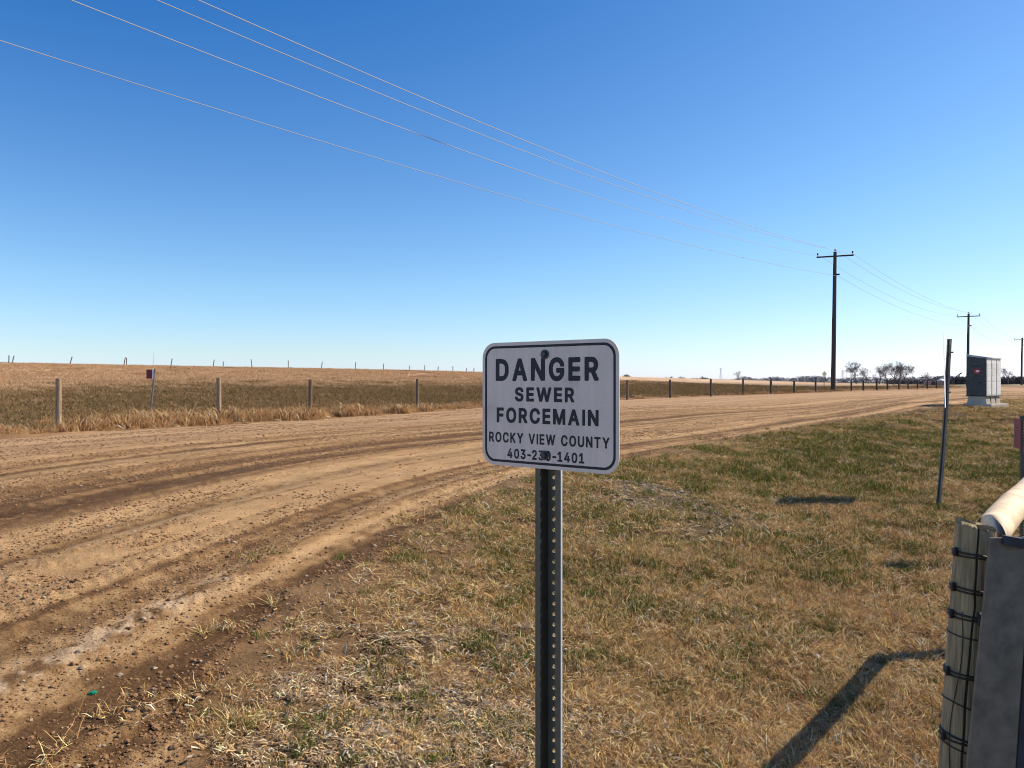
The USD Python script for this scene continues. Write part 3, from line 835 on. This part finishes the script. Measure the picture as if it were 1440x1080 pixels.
for py, two, tl in ((783, 1, .007), (833, 1, .005), (872, 1, .007), (901, 0, .010), (954, 1, .010), (1000, 0, .013), (1047, 1, .011), (1063, 0, .013)):
    wrap(zof(py), tl, post, .0030 if two else .0017, 0, .0008)
    if two:
        wrap(zof(py), tl * .6, post, .0027, -.0075, .001)
for py in (783, 833, 872, 954, 1047):  # twisted ends on the left
    z = zof(py)
    c = np.array([.0655 * z - .056, -.006, z + .004])
    u = np.linspace(0, 1, 25)
    p = np.stack([c[0] - .004 * np.sin(u * 25), c[1] + .005 * np.cos(u * 25) - .004, c[2] + .022 * (u - .5)], 1)
    obj("wire_knot", tube(p, .0026, 5), "wire_steel", post, smooth=True)
for x0, a0 in ((.0, -2.5),):
    u = np.linspace(0, 1, 60)
    z = .98 - u * .75
    ang = a0 + .16 * np.sin(u * 11) - .1 * u
    rad_ = .0485 + .004 * (1 - z / H) + .0015
    obj("wire_stay", tube(np.stack([rad_ * np.cos(ang) + .0655 * z, rad_ * np.sin(ang), z], 1), .0011, 5), "wire_steel", post, smooth=True)
obj("clamp", bx((.017, .012, .036), (1.250 - 1.19, 2.066 - 2.12, .967), .004), "black_steel", t, label="small dark clamp on the wood beside the steel post")
u = np.linspace(0, 1, 60)
rail = np.stack([1.352 + 1.99 * u, 2.185 + 2.49 * u, 1.176 + .012 * np.sin(u * 6)], 1)
rail_r = .0445 + .003 * np.sin(u * 17) * np.sin(u * 5) - .004 * u
rm = tube(rail - [1.19, 2.12, 0], rail_r, 28)
lat = (rm.vertices[:28] - (rail[0] - [1.19, 2.12, 0])) @ np.array([-.78, .62, 0])
rm.vertices[:28] += lat[:, None] * 1.8 * np.array([.62, .78, 0])
rm.vertices[-2] = rm.vertices[:28].mean(0)
rm.vertices += (.0075 * (fbm(np.stack([rm.vertices[:, 0] * 9, rm.vertices[:, 1] * 9, rm.vertices[:, 2] * 30], -1), 3, 9) - .5))[:, None] * np.array([1, 1, 1])
obj("rail", rm, "peeled_wood", t, smooth=50, label="pale peeled log rail, white in the sun")
p2 = round_post(1.17, .055, 77, sides=28, rows=20, grain=.03)
p2.apply_translation((3.36 - 1.19, 4.70 - 2.12, 0))
obj("post", p2, "treated_wood", t, smooth=50)

t = thing("steel_gatepost", "flat grey galvanised steel gatepost beside the wire-wrapped wooden post", "gatepost", (1.24, 2.0, 0))


def slab(pts, y0, y1, bev=.004):
    n = len(pts)
    c = np.mean(pts, 0)
    inn = c + (np.asarray(pts) - c) * (1 - bev / .05)
    hull = np.vstack([np.c_[inn[:, 0], np.full(n, y0), inn[:, 1]], np.c_[np.asarray(pts)[:, 0], np.full(n, y0 + bev), np.asarray(pts)[:, 1]],
                      np.c_[np.asarray(pts)[:, 0], np.full(n, y1), np.asarray(pts)[:, 1]]])
    return to_tm(m3.Manifold.hull_points(hull))


obj("plate", slab([(1.098 - 1.24, -.2), (1.25 - 1.24, -.2), (1.343 - 1.24, 1.196), (1.239 - 1.24, 1.196)], 0.0, .012, .003), "galvanised", t)
obj("side_flange", slab([(1.254 - 1.24, -.2), (1.34 - 1.24, -.2), (1.43 - 1.24, 1.15), (1.346 - 1.24, 1.15)], .01, .055), "black_steel", t, label="dark flange behind the right edge")
obj("latch_plate", slab([(1.2625 - 1.24, 1.182), (1.322 - 1.24, 1.170), (1.322 - 1.24, 1.196), (1.2635 - 1.24, 1.206)], -.014, -.002, .002), "black_steel", t)
u = np.linspace(0, 1, 20)
obj("wire_tail", tube(np.stack([.078 + .05 * u, .0 + .012 * np.sin(u * 5), 1.199 + .034 * u - .012 * np.sin(u * 6)], 1), .0022, 6), "line_wire", t, smooth=True)

# steel post with a red plate at the right edge
t = thing("red_marker_post", "dark steel post with a red plate seen edge-on at the right edge", "marker post", (4.53, 6.85, 0))
rp = u_channel(1.30 + .2, z0=-.2, holes=True)
rp.apply_transform(trimesh.transformations.rotation_matrix(math.radians(-20), [0, 0, 1]))
obj("post", rp, "green_steel", t)
rp = bx((.004, .20, .26), (0, 0, 0), .001)
rp.apply_transform(trimesh.transformations.rotation_matrix(math.radians(-33.3 + 14), [0, 0, 1]))
rp.apply_translation((-.062, 0, 1.145))
obj("plate", rp, "red_panel", t)
obj("bolt", tube([(-.07, -.01, 1.2), (-.02, .01, 1.2)], .006, 6), "bolt_steel", t)

# tall leaning marker post with its plate seen edge-on
mz = float(full_height(5.37, 9.78))
t = thing("leaning_sign_post", "tall thin bent steel post with a white plate seen edge-on, on the grass", "sign post", (5.37, 9.78, mz), 0)
mp = u_channel(2.12 + .2, w=.060, d=.026, holes=True, z0=-.2)
vv = mp.vertices
nst = 30
mp = trimesh.Trimesh(*trimesh.remesh.subdivide_to_size(mp.vertices, mp.faces, .25), process=False)
vv = mp.vertices.copy()
mp.apply_transform(trimesh.transformations.rotation_matrix(math.radians(-75), [0, 0, 1]))
vv = mp.vertices.copy()
bend = .060 * vv[:, 2] + .025 * np.sin(np.clip(vv[:, 2] / 2.1, 0, 1) * np.pi * .9) + np.where(vv[:, 2] > 1.75, .02 * (vv[:, 2] - 1.75), 0)
vv[:, 0] += bend
mp.vertices = vv
obj("post", mp, "marker_steel", t)
plate = bx((.004, .62, .92), (0, 0, 0), .001)
plate.apply_transform(trimesh.transformations.rotation_matrix(math.radians(-30.6), [0, 0, 1]))
plate.apply_transform(trimesh.transformations.rotation_matrix(math.radians(-1.2), [0, 1, 0]))
plate.apply_translation((.075, -.03, 1.72))
obj("plate", plate, "white_panel", t)
for z in (1.45, 1.95):
    obj("bolt", tube([(.10 + (z - 1.45) * .06, -.045, z), (.14 + (z - 1.45) * .06, -.045, z)], .010, 6), "bolt_steel", t)

# small red marker among the straw across the road
fz = float(height(-10.74, 22.95))
t = thing("red_marker", "small leaning stake with a dark red and white plate beyond the road", "marker", (-10.74, 22.95, fz), 0)
lean = math.tan(math.radians(6.5))
obj("stake", tube([(-.01, 0, -.1), (lean * 1.58 - .01, 0, 1.58)], .026, 7), "marker_steel", t)
pl = bx((.17, .012, .27), (lean * 1.45 - .155, -.02, 1.43), .002)
obj("plate", pl, "red_panel", t)
obj("white_edge", bx((.036, .014, .27), (lean * 1.45 - .048, -.021, 1.43), .002), "pale_panel", t)
obj("bolt", tube([(lean * 1.5 - .02, -.04, 1.5), (lean * 1.5 - .02, -.015, 1.5)], .01, 6), "bolt_steel", t)

# yellow sign far by the tall pole
x, y = at(1159, 76.3)
t = thing("yellow_sign", "small pale yellow diamond sign far off just left of the tall pole", "sign", (x, y, float(height(x, y))), .3)
obj("post", tube([(0, 0, -.1), (0, 0, 1.7)], .03, 6), "old_grey_wood", t)
d_ = bx((.42, .012, .42), (0, 0, 0), .003)
d_.apply_transform(trimesh.transformations.rotation_matrix(math.pi / 4, [0, 1, 0]))
d_.apply_translation((0, -.04, 1.62))
obj("plate", d_, "yellow_panel", t)

# ---------------------------------------------------------------- community mailbox
mbx = (15.60, 26.05)
mzz = float(height(*mbx)) - .05
MAZ = math.radians(53)
t = thing("community_mailbox", "grey community mailbox of three modules with a red oval emblem, on a concrete pad", "mailbox", (*mbx, mzz), math.pi / 2 - MAZ)
# local x runs along the length (away), local y to the left; the end face at x = 0 faces the camera
D, L = .63, 1.17
pad = bx((L + .24, D + .24, .30), (L / 2 + .05, -.06, -.005), .015)
obj("pad", pad, "concrete", t)
for k in range(3):
    x0 = .02 + k * .39
    prof = Polygon([(-D / 2, .42), (D / 2, .42), (D / 2, 1.76), (D / 2 - .04, 1.775), (-D / 2, 1.67)])
    m = trimesh.creation.extrude_polygon(prof, .345)
    m.apply_transform(np.array([[0, 0, 1, x0], [1, 0, 0, 0], [0, 1, 0, 0], [0, 0, 0, 1.0]]))
    mod = obj("module", m, "mailbox_paint", t)
    rf = trimesh.creation.extrude_polygon(Polygon([(-D / 2 - .03, 1.670), (D / 2 + .02, 1.782), (D / 2 + .02, 1.812), (-D / 2 - .03, 1.698)]), .367)
    rf.apply_transform(np.array([[0, 0, 1, x0 - .006], [1, 0, 0, 0], [0, 1, 0, 0.002], [0, 0, 0, 1.0]]))
    obj("roof", rf, "mailbox_roof" if k == 0 else "mailbox_paint", mod)
    for r in range(5):
        obj("door", bx((.30, .006, .2), (x0 + .1775, -D / 2 - .0035, .56 + r * .215), .002), "mailbox_paint", mod)
    ped = to_tm(m3.Manifold.hull_points(np.array([[x, y, z] for z, dx, dy in ((.13, .165, .31), (.415, .135, .27)) for x in (x0 + .1775 - dx, x0 + .1775 + dx) for y in (-dy, dy)])))
    obj("pedestal", ped, "concrete", t)
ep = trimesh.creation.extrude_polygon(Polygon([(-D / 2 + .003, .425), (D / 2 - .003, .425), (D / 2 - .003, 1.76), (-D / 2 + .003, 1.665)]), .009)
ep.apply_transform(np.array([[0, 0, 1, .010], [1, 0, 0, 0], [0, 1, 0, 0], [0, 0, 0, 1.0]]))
obj("end_panel", ep, "mailbox_end_shaded", t)  # dark sheet over the unlit end, its shade painted in
for k in range(2):
    obj("seam", bx((.036, .04, 1.235), (.02 + k * .39 + .3675, -D / 2 + .035, 1.045)), "black_steel", t)
obj("base_rail", bx((L + .04, D + .02, .03), (L / 2 + .01, 0, .417), .004), "black_steel", t)


def oval(rx, ry, th):
    m = trimesh.creation.cylinder(radius=1, height=th, sections=36)
    m.apply_scale((rx, ry, 1))
    return m


def on_end(m, y, z, out):
    m.apply_transform(np.array([[0, 0, -1, .0085 - out], [-1, 0, 0, y], [0, 1, 0, z], [0, 0, 0, 1.0]]))
    return m


emb = obj("emblem", on_end(oval(.125, .095, .004), -.03, 1.24, .003), "emblem_red", t)
bird = Polygon([(-.07, .0), (-.02, .03), (.07, .035), (.04, .015), (.08, .006), (.05, -.006), (.06, -.02), (.02, -.03), (-.045, -.03), (.0, -.008)])
obj("wing", on_end(trimesh.creation.extrude_polygon(bird.buffer(0), .003), -.03, 1.24, .0055), "pale_panel", emb)
for y_, z_, w_, h_ in ((-.02, 1.42, .30, .035), (-.02, 1.08, .22, .03), (.05, .98, .15, .02), (-.1, .86, .12, .05)):
    obj("sticker", on_end(bx((w_, h_, .002)), y_, z_, .003), "black_steel", t)

# green scrap of litter at the road's edge
x, y = -1.82, 3.36
rng = np.random.default_rng(3)
g = trimesh.creation.icosphere(2, .018)
g.vertices *= (1 + .7 * (meshkit.noise(g.vertices * 60 + 5, 3) - .5))[:, None] * np.array([1.0, .7, .38])
tag(obj("litter", g.apply_translation((x, y, float(full_height(x, y)) + .006)), "green_scrap"), "small crumpled bright green scrap of litter lying on the dirt road", "litter")


# ---------------------------------------------------------------- grass, straw, stones: what nobody could count
def blades(rng, n, R, lmin, lmax, wmin, wmax, e0, e1, cols, droop=.5, clump=0, jit=.18):
    """n blades in a disc of radius R: (vertices, faces, colours)."""
    if clump:
        cc = rng.normal(0, R * .5, (clump, 2))
        b = cc[rng.integers(0, clump, n)] + rng.normal(0, R * .12, (n, 2))
    else:
        r, a = R * np.sqrt(rng.random(n)), rng.uniform(0, 2 * np.pi, n)
        b = np.stack([r * np.cos(a), r * np.sin(a)], 1)
    L = rng.uniform(lmin, lmax, n)
    w = rng.uniform(wmin, wmax, n)
    a = rng.uniform(0, 2 * np.pi, n)
    e = np.radians(rng.uniform(e0, e1, n))
    d = np.stack([np.cos(a) * np.cos(e), np.sin(a) * np.cos(e), np.sin(e)], 1)
    a2 = a + rng.normal(0, .5, n)
    e2 = e - rng.uniform(.2, 1.3, n) * droop
    d2 = np.stack([np.cos(a2) * np.cos(e2), np.sin(a2) * np.cos(e2), np.sin(e2)], 1)
    sd = np.stack([-np.sin(a), np.cos(a), rng.normal(0, .35, n)], 1)
    sd /= np.linalg.norm(sd, axis=1, keepdims=True)
    p0 = np.c_[b, rng.uniform(-.004, .012, n)]
    p1 = p0 + d * (L * .55)[:, None]
    p2 = p1 + d2 * (L * .45)[:, None]
    p2[:, 2] = np.maximum(p2[:, 2], .002)
    hw = (sd * (w / 2)[:, None])
    v = np.stack([p0 - hw * .8, p0 + hw * .8, p1 - hw, p1 + hw, p2], 1).reshape(-1, 3)
    f = (np.array([[0, 1, 3], [0, 3, 2], [2, 3, 4]])[None] + (np.arange(n) * 5)[:, None, None]).reshape(-1, 3)
    cols = np.asarray(cols, float)
    c = cols[rng.integers(0, len(cols), n)] * np.exp(rng.normal(-.05, jit * 1.25, (n, 1)))
    c = np.repeat(c, 5, 0)
    return v, f, np.clip(c, 0, .85)


def arcs(rng, n, R, lmin, lmax, wmin, wmax, e0, e1, cols):
    # long dead blades that rise from a crown, arch over and hang down to the ground
    a = rng.uniform(0, 2 * np.pi, n)
    L, w = rng.uniform(lmin, lmax, n), rng.uniform(wmin, wmax, n)
    p = np.c_[rng.normal(0, R * .5, (n, 2)), np.zeros(n)]
    e = np.radians(rng.uniform(e0, e1, n))
    bend = rng.uniform(.5, 1.3, n)
    sd = np.stack([-np.sin(a), np.cos(a), 0 * a], 1) * (w / 2)[:, None]
    rows = []
    for k in range(6):
        rows += [p - sd * (1 - k * .14), p + sd * (1 - k * .14)]
        p = p + np.stack([np.cos(a) * np.cos(e), np.sin(a) * np.cos(e), np.sin(e)], 1) * (L / 5)[:, None]
        p[:, 2] = np.maximum(p[:, 2], .01)
        e = np.maximum(e - bend * (.5 + .25 * k), -.75)
        a = a + rng.normal(0, .12, n)
    v = np.stack(rows, 1).reshape(-1, 3)
    f1 = np.vstack([[[2 * k, 2 * k + 1, 2 * k + 3], [2 * k, 2 * k + 3, 2 * k + 2]] for k in range(5)])
    f = (f1[None] + (np.arange(n) * 12)[:, None, None]).reshape(-1, 3)
    c = np.asarray(cols, float)[rng.integers(0, len(cols), n)] * np.exp(rng.normal(0, .25, (n, 1)))
    return v, f, np.clip(np.repeat(c, 12, 0), 0, .85)


def mixb(a, b):
    return np.vstack([a[0], b[0]]), np.vstack([a[1], b[1] + len(a[0])]), np.vstack([a[2], b[2]])


def instancer(name, label, category, protos, pos, which, yaw, scale, material="blades"):
    pi = UsdGeom.PointInstancer.Define(stage, "/World/" + name)
    rel = pi.CreatePrototypesRel()
    for k, pr in enumerate(protos):
        path = f"/World/{name}/tuft_{k:03d}"
        v_, f_, c_ = pr[:3]
        mname = pr[3] if len(pr) > 3 else material
        m = usdkit.mesh(stage, path, (v_, f_), LOOK + mname)
        if c_ is not None:
            UsdGeom.PrimvarsAPI(m).CreatePrimvar("tint", Sdf.ValueTypeNames.Color3fArray, "vertex").Set(Vt.Vec3fArray.FromNumpy(np.asarray(c_, np.float32)))
        rel.AddTarget(path)
    pi.CreateProtoIndicesAttr(Vt.IntArray.FromNumpy(np.asarray(which, np.int32)))
    pi.CreatePositionsAttr(Vt.Vec3fArray.FromNumpy(np.asarray(pos, np.float32)))
    pi.CreateOrientationsAttr(Vt.QuathArray([Gf.Quath(float(math.cos(y_ / 2)), 0.0, 0.0, float(math.sin(y_ / 2))) for y_ in yaw]))
    sc = np.asarray(scale, float)
    if sc.ndim == 1:
        sc = np.stack([sc] * 3, 1)
    pi.CreateScalesAttr(Vt.Vec3fArray.FromNumpy(sc.astype(np.float32)))
    tag(pi, label, category, kind="stuff")


TAN = [(0.605, 0.38, 0.152), (0.717, 0.478, 0.211), (0.482, 0.286, 0.113), (0.37, 0.208, 0.083), (0.829, 0.624, 0.372), (0.224, 0.12, 0.044), (0.65, 0.437, 0.196)]
PALE = [(0.581, 0.437, 0.273), (0.678, 0.534, 0.359), (0.504, 0.365, 0.218), (0.407, 0.267, 0.14), (0.329, 0.241, 0.156)]
GREEN = [(0.069, 0.116, 0.016), (0.106, 0.15, 0.024), (0.138, 0.15, 0.036), (0.051, 0.09, 0.013), (0.202, 0.172, 0.056)]
BROWN = [(0.414, 0.224, 0.09), (0.515, 0.296, 0.119), (0.291, 0.148, 0.057), (0.65, 0.439, 0.228), (0.784, 0.592, 0.361), (0.168, 0.082, 0.033), (0.37, 0.24, 0.109)]
rng = np.random.default_rng(21)
protos = []
for k in range(5):
    protos.append(mixb(blades(rng, 130, .17, .015, .055, .002, .0048, -6, 50, TAN, .5, clump=10, jit=.4), blades(rng, 75, .17, .05, .12, .0018, .0038, 0, 50, TAN, .5, clump=5, jit=.35)))
for k in range(3):
    protos.append(blades(rng, 150, .16, .02, .07, .0025, .0065, -6, 36, PALE + TAN[:2], .7, clump=8, jit=.3))
for k in range(4):
    protos.append(blades(rng, 130, .15, .025, .07, .002, .004, 10, 70, GREEN + TAN[:1], .6, clump=7, jit=.25))
for k in range(4):
    protos.append(mixb(blades(rng, 130, .17, .015, .05, .002, .0048, -6, 45, BROWN, .5, clump=10, jit=.4), blades(rng, 75, .17, .04, .11, .0018, .0038, 0, 45, BROWN, .5, clump=5, jit=.35)))
pos, which, yaw, scl = [], [], [], []
for d0, d1, dens, sc in ((1.9, 4.5, 260, .95), (4.5, 7, 170, 1.1), (7, 12, 85, 1.4), (12, 22, 32, 1.9), (22, 50, 9, 2.8)):
    n = int(dens * .5 * math.radians(86) * (d1 * d1 - d0 * d0))
    r = np.sqrt(rng.uniform(d0 * d0, d1 * d1, n))
    a = np.radians(rng.uniform(-43, 43, n))
    x, y = r * np.sin(a), r * np.cos(a)
    rl, rd, w = relief(x, y)
    s_, t_ = st(x, y)
    keep = (rd < .5) & (t_ < near_edge(s_) + 2)
    # the border thins out and sparse tufts stray onto the road
    keep &= rng.random(n) < np.clip(.16 + (-w) * np.where(s_ < 5, .62, 1.2), 0, 1)
    hole = fbm(np.stack([x * 2.3, y * 2.3, 0 * x], -1), 3, 57)
    keep &= rng.random(n) < np.clip((hole - .28) * 9, .35, 1)
    stray = (rd >= .5) & (w < .9) & (rng.random(n) < .022 * np.exp(-w * 1.6)) & (s_ < 20)
    ok = keep | stray
    x, y, rl, w, st_m = x[ok], y[ok], rl[ok], w[ok], stray[ok]
    g, p_, gv, br = zones(x, y)
    ok = rng.random(len(x)) > gv * .75
    x, y, rl, g, p_, br = x[ok], y[ok], rl[ok], g[ok], p_[ok], br[ok]
    u = rng.random(len(x))
    br = br * .62
    kind_ = np.where(u < g * .85, 2, np.where(rng.random(len(x)) < p_, 1, np.where(rng.random(len(x)) < br * .85, 3, 0)))
    wh = np.array([0, 5, 8, 12])[kind_] + (rng.random(len(x)) * np.array([5, 3, 4, 4])[kind_]).astype(int)
    hump = .6 + .9 * fbm(np.stack([x * 3, y * 3, 0 * x], -1), 2, 55)
    pos.append(np.stack([x, y, height(x, y) + rl - .004], 1))
    which.append(wh)
    yaw.append(rng.uniform(0, 2 * np.pi, len(x)))
    q = sc * rng.uniform(.75, 1.2, len(x))
    scl.append(np.stack([q, q, q * hump * (1 / (sc ** .45))], 1))
instancer("verge_grass", "matted dry tan and green spring grass covering the near verge", "grass", protos, np.vstack(pos), np.concatenate(which), np.concatenate(yaw), np.vstack(scl))

# straw heaps and tall dead grass along the fence
rng = np.random.default_rng(31)
STRAW = [(.52, .29, .12), (.60, .37, .17), (.40, .21, .085), (.28, .13, .05), (.68, .47, .24), (.12, .06, .025)]
protos = [arcs(rng, 90, .2, .30, .75, .007, .016, 15, 80, STRAW) for _ in range(4)] + [blades(rng, 110, .38, .12, .38, .007, .016, -2, 32, STRAW, .8, clump=8, jit=.3) for _ in range(4)]
fx, fy = np.array([p[0] for p in POSTS]), np.array([p[1] for p in POSTS])
line = np.concatenate([[0], np.cumsum(np.hypot(np.diff(fx), np.diff(fy)))])
pos, which, scl = [], [], []
u = rng.uniform(-14, line[10], 6500)
x = np.where(u < 0, fx[0] + u * .745, np.interp(u, line, fx))
y = np.where(u < 0, fy[0] + u * .667, np.interp(u, line, fy))
off = rng.normal(-.6, .85, len(u)) + np.where(u < 0, rng.uniform(-1.2, .2, len(u)), 0)
x, y = x + .83 * -off * -1 * .0 + off * -.72, y + off * .69
heap = meshkit.fbm(np.stack([u * 1.1, off * .9, 0 * u], -1) + 50, 2, 7)
s_, t_ = st(x, y)
keep = (rng.random(len(u)) < np.clip((heap - .46) * 5.5 + .16 * (u < 5) + .3 * (u < 0), .04, .95) * np.where(u > 13, .35, 1)) & (relief(x, y)[1] < .5) & ((u < 24) | (rng.random(len(u)) < .35))
x, y, heap, u = x[keep], y[keep], heap[keep], u[keep]
pos = np.stack([x, y, height(x, y) - .01], 1)
hh = np.clip((heap - .43) * 4.0, 0, 1) * np.where(u > 13, .45, 1) * np.where(u < -1, .3, 1)
which = np.where(rng.random(len(x)) < .25 + .6 * hh, rng.integers(0, 4, len(x)), rng.integers(4, 8, len(x)))
q = (.55 + .75 * hh) * rng.uniform(.7, 1.2, len(x))
instancer("dead_grass", "orange-tan dead grass and straw heaped along the fence across the road", "grass", protos, pos, which, rng.uniform(0, 2 * np.pi, len(x)), q)

# field plants: low green-brown crop with dry stalks
rng = np.random.default_rng(41)
FIELD = [(0.202, 0.138, 0.058), (0.145, 0.122, 0.043), (0.277, 0.169, 0.086), (0.428, 0.254, 0.125), (0.164, 0.1, 0.048)]
DRY = [(0.59, 0.385, 0.218), (0.685, 0.477, 0.28), (0.476, 0.304, 0.166), (0.381, 0.23, 0.122)]
protos = [blades(rng, 200, .6, .10, .28, .008, .018, 15, 80, FIELD, .6, clump=14, jit=.3) for _ in range(4)] + [blades(rng, 160, .6, .15, .38, .006, .014, 30, 85, DRY, .6, clump=12, jit=.25) for _ in range(4)]
n = 26000
r = np.exp(rng.uniform(math.log(19), math.log(150), n))
a = np.radians(rng.uniform(-40, 30, n))
x, y = r * np.sin(a), r * np.cos(a)
s_, t_ = st(x, y)
b_ = t_ - far_edge(s_)
fnn = fbm(np.stack([x * .12, y * .12, 0 * x], -1), 4, 81)
keep = (b_ > 3.4) & (b_ < 120) & (s_ < 120)
x, y, r, b_, fnn, s_ = x[keep], y[keep], r[keep], b_[keep], fnn[keep], s_[keep]
ed = 32 + 16 * S(-20, 120, s_) + (fnn - .5) * 18
isdry = rng.random(len(x)) < np.clip(.10 + S(ed - 20, ed + 14, b_) + .3 * (b_ < 5), 0, .97)
which = np.where(isdry, 4, 0) + rng.integers(0, 4, len(x))
q = (r / 40) ** .4 * rng.uniform(.7, 1.3, len(x))
instancer("field_plants", "low green-brown crop and dry stalks in the field behind the fence", "vegetation", protos, np.stack([x, y, height(x, y) - .02], 1), which, rng.uniform(0, 2 * np.pi, len(x)), np.stack([q * 1.2, q * 1.2, q * np.where(isdry, .5, .75)], 1))


# clods and stones on the road
def rocks(seed, n=5, matn="stone_look"):
    out = []
    for k in range(n):
        m = trimesh.creation.icosphere(1, 1.0)
        m.vertices *= (1 + 1.0 * (meshkit.noise(m.vertices * 1.5 + seed + k * 9, seed + k) - .5))[:, None] * np.array([1.0, .8, .62])
        out.append((np.array(m.vertices), np.array(m.faces), None, matn))
    return out


rng = np.random.default_rng(51)
n = 170000
r = np.exp(rng.uniform(math.log(2.4), math.log(32), n))
a = np.radians(rng.uniform(-42, 36, n))
x, y = r * np.sin(a), r * np.cos(a)
s_, t_ = st(x, y)
rl, rd, w = relief(x, y)
band = fbm(np.stack([s_ * .25, w * 1.8, 0 * x], -1), 3, 62)
dens = np.clip((band - .43) * 4.0, .05, 1) * .9
dens = dens + 1.6 * np.exp(-((w - 1.75) / .35) ** 2) * S(1.5, 2.5, s_) * (1 - S(4.5, 6.5, s_)) * (fbm(np.stack([x * 2, y * 2, 0 * x], -1), 2, 88) > .47)
dens = dens + .5 * np.exp(-((w - .62) / .12) ** 2) * (1 - S(3, 4, s_)) + .35 * np.exp(-((w + .05) / .45) ** 2) * (1 - S(5, 10, s_))
keep = ((rd > .5) | (w > -.8) & (rng.random(n) < .3)) & (t_ < far_edge(s_) - .5) & (rng.random(n) < dens)
x, y, rl, w, r, s_ = x[keep], y[keep], rl[keep], w[keep], r[keep], s_[keep]
size = np.exp(rng.normal(math.log(.0052), .48, len(x))) * (r / 5) ** .45
size = np.clip(size, .0025, .018)
greyish = rng.random(len(x)) < .09
which = np.where(greyish, 5, 0) + rng.integers(0, 5, len(x))
instancer("road_stones", "loose clods and pebbles scattered in bands over the dirt road", "stones", rocks(2, 5, "stone_look") + rocks(60, 5, "stone_grey"), np.stack([x, y, height(x, y) + rl + size * .25], 1), which, rng.uniform(0, 6.28, len(x)), size)

# grey gravel and pale dead leaves in the verge
rng = np.random.default_rng(61)
n = 26000
x, y = rng.uniform(-.6, 3.4, n), rng.uniform(5.6, 11, n)
gv = zones(x, y)[2]
rl, rd, w = relief(x, y)
keep = (rng.random(n) < gv * .45) & (rd < .5)
x, y, rl = x[keep], y[keep], rl[keep]
size = np.clip(np.exp(rng.normal(math.log(.011), .4, len(x))), .004, .03)
instancer("verge_gravel", "patches of grey gravel spilled on the grass verge behind the danger sign post", "gravel", rocks(30, 5, "stone_grey"), np.stack([x, y, height(x, y) + rl + .012 + size * .3], 1), rng.integers(0, 5, len(x)), rng.uniform(0, 6.28, len(x)), size)


def leaf(rng):
    u, v_ = np.meshgrid(np.linspace(-1, 1, 5), np.linspace(-1, 1, 3), indexing="ij")
    wdt = np.sqrt(np.clip(1 - u * u, .02, 1))
    p = np.stack([u * .02, v_ * wdt * .009, .006 * rng.normal(0, 1) * u * u + .006 * v_ * v_ + .002 * rng.normal(0, 1, u.shape)], -1).reshape(-1, 3)
    i, j = np.meshgrid(np.arange(4), np.arange(2), indexing="ij")
    q = np.stack([i * 3 + j, (i + 1) * 3 + j, (i + 1) * 3 + j + 1, i * 3 + j + 1], -1).reshape(-1, 4)
    c = np.array([(.55, .47, .36), (.45, .36, .25), (.34, .25, .16), (.62, .57, .5)])[rng.integers(0, 4)]
    return p, np.vstack([q[:, [0, 1, 2]], q[:, [0, 2, 3]]]), np.repeat(c[None], len(p), 0)


n = 9000
r = np.sqrt(rng.uniform(4, 64, n))
a = np.radians(rng.uniform(-40, 40, n))
x, y = r * np.sin(a), r * np.cos(a)
rl, rd, w = relief(x, y)
g, p_, gv, br = zones(x, y)
keep = (rd < .6) & (rng.random(n) < .12 + .75 * p_)
x, y, rl = x[keep], y[keep], rl[keep]
instancer("dead_leaves", "pale withered leaf scraps caught in the matted verge grass", "leaves", [leaf(rng) for _ in range(7)], np.stack([x, y, height(x, y) + rl + rng.uniform(.008, .03, len(x))], 1), rng.integers(0, 7, len(x)), rng.uniform(0, 6.28, len(x)), rng.uniform(.35, 1.0, len(x)))
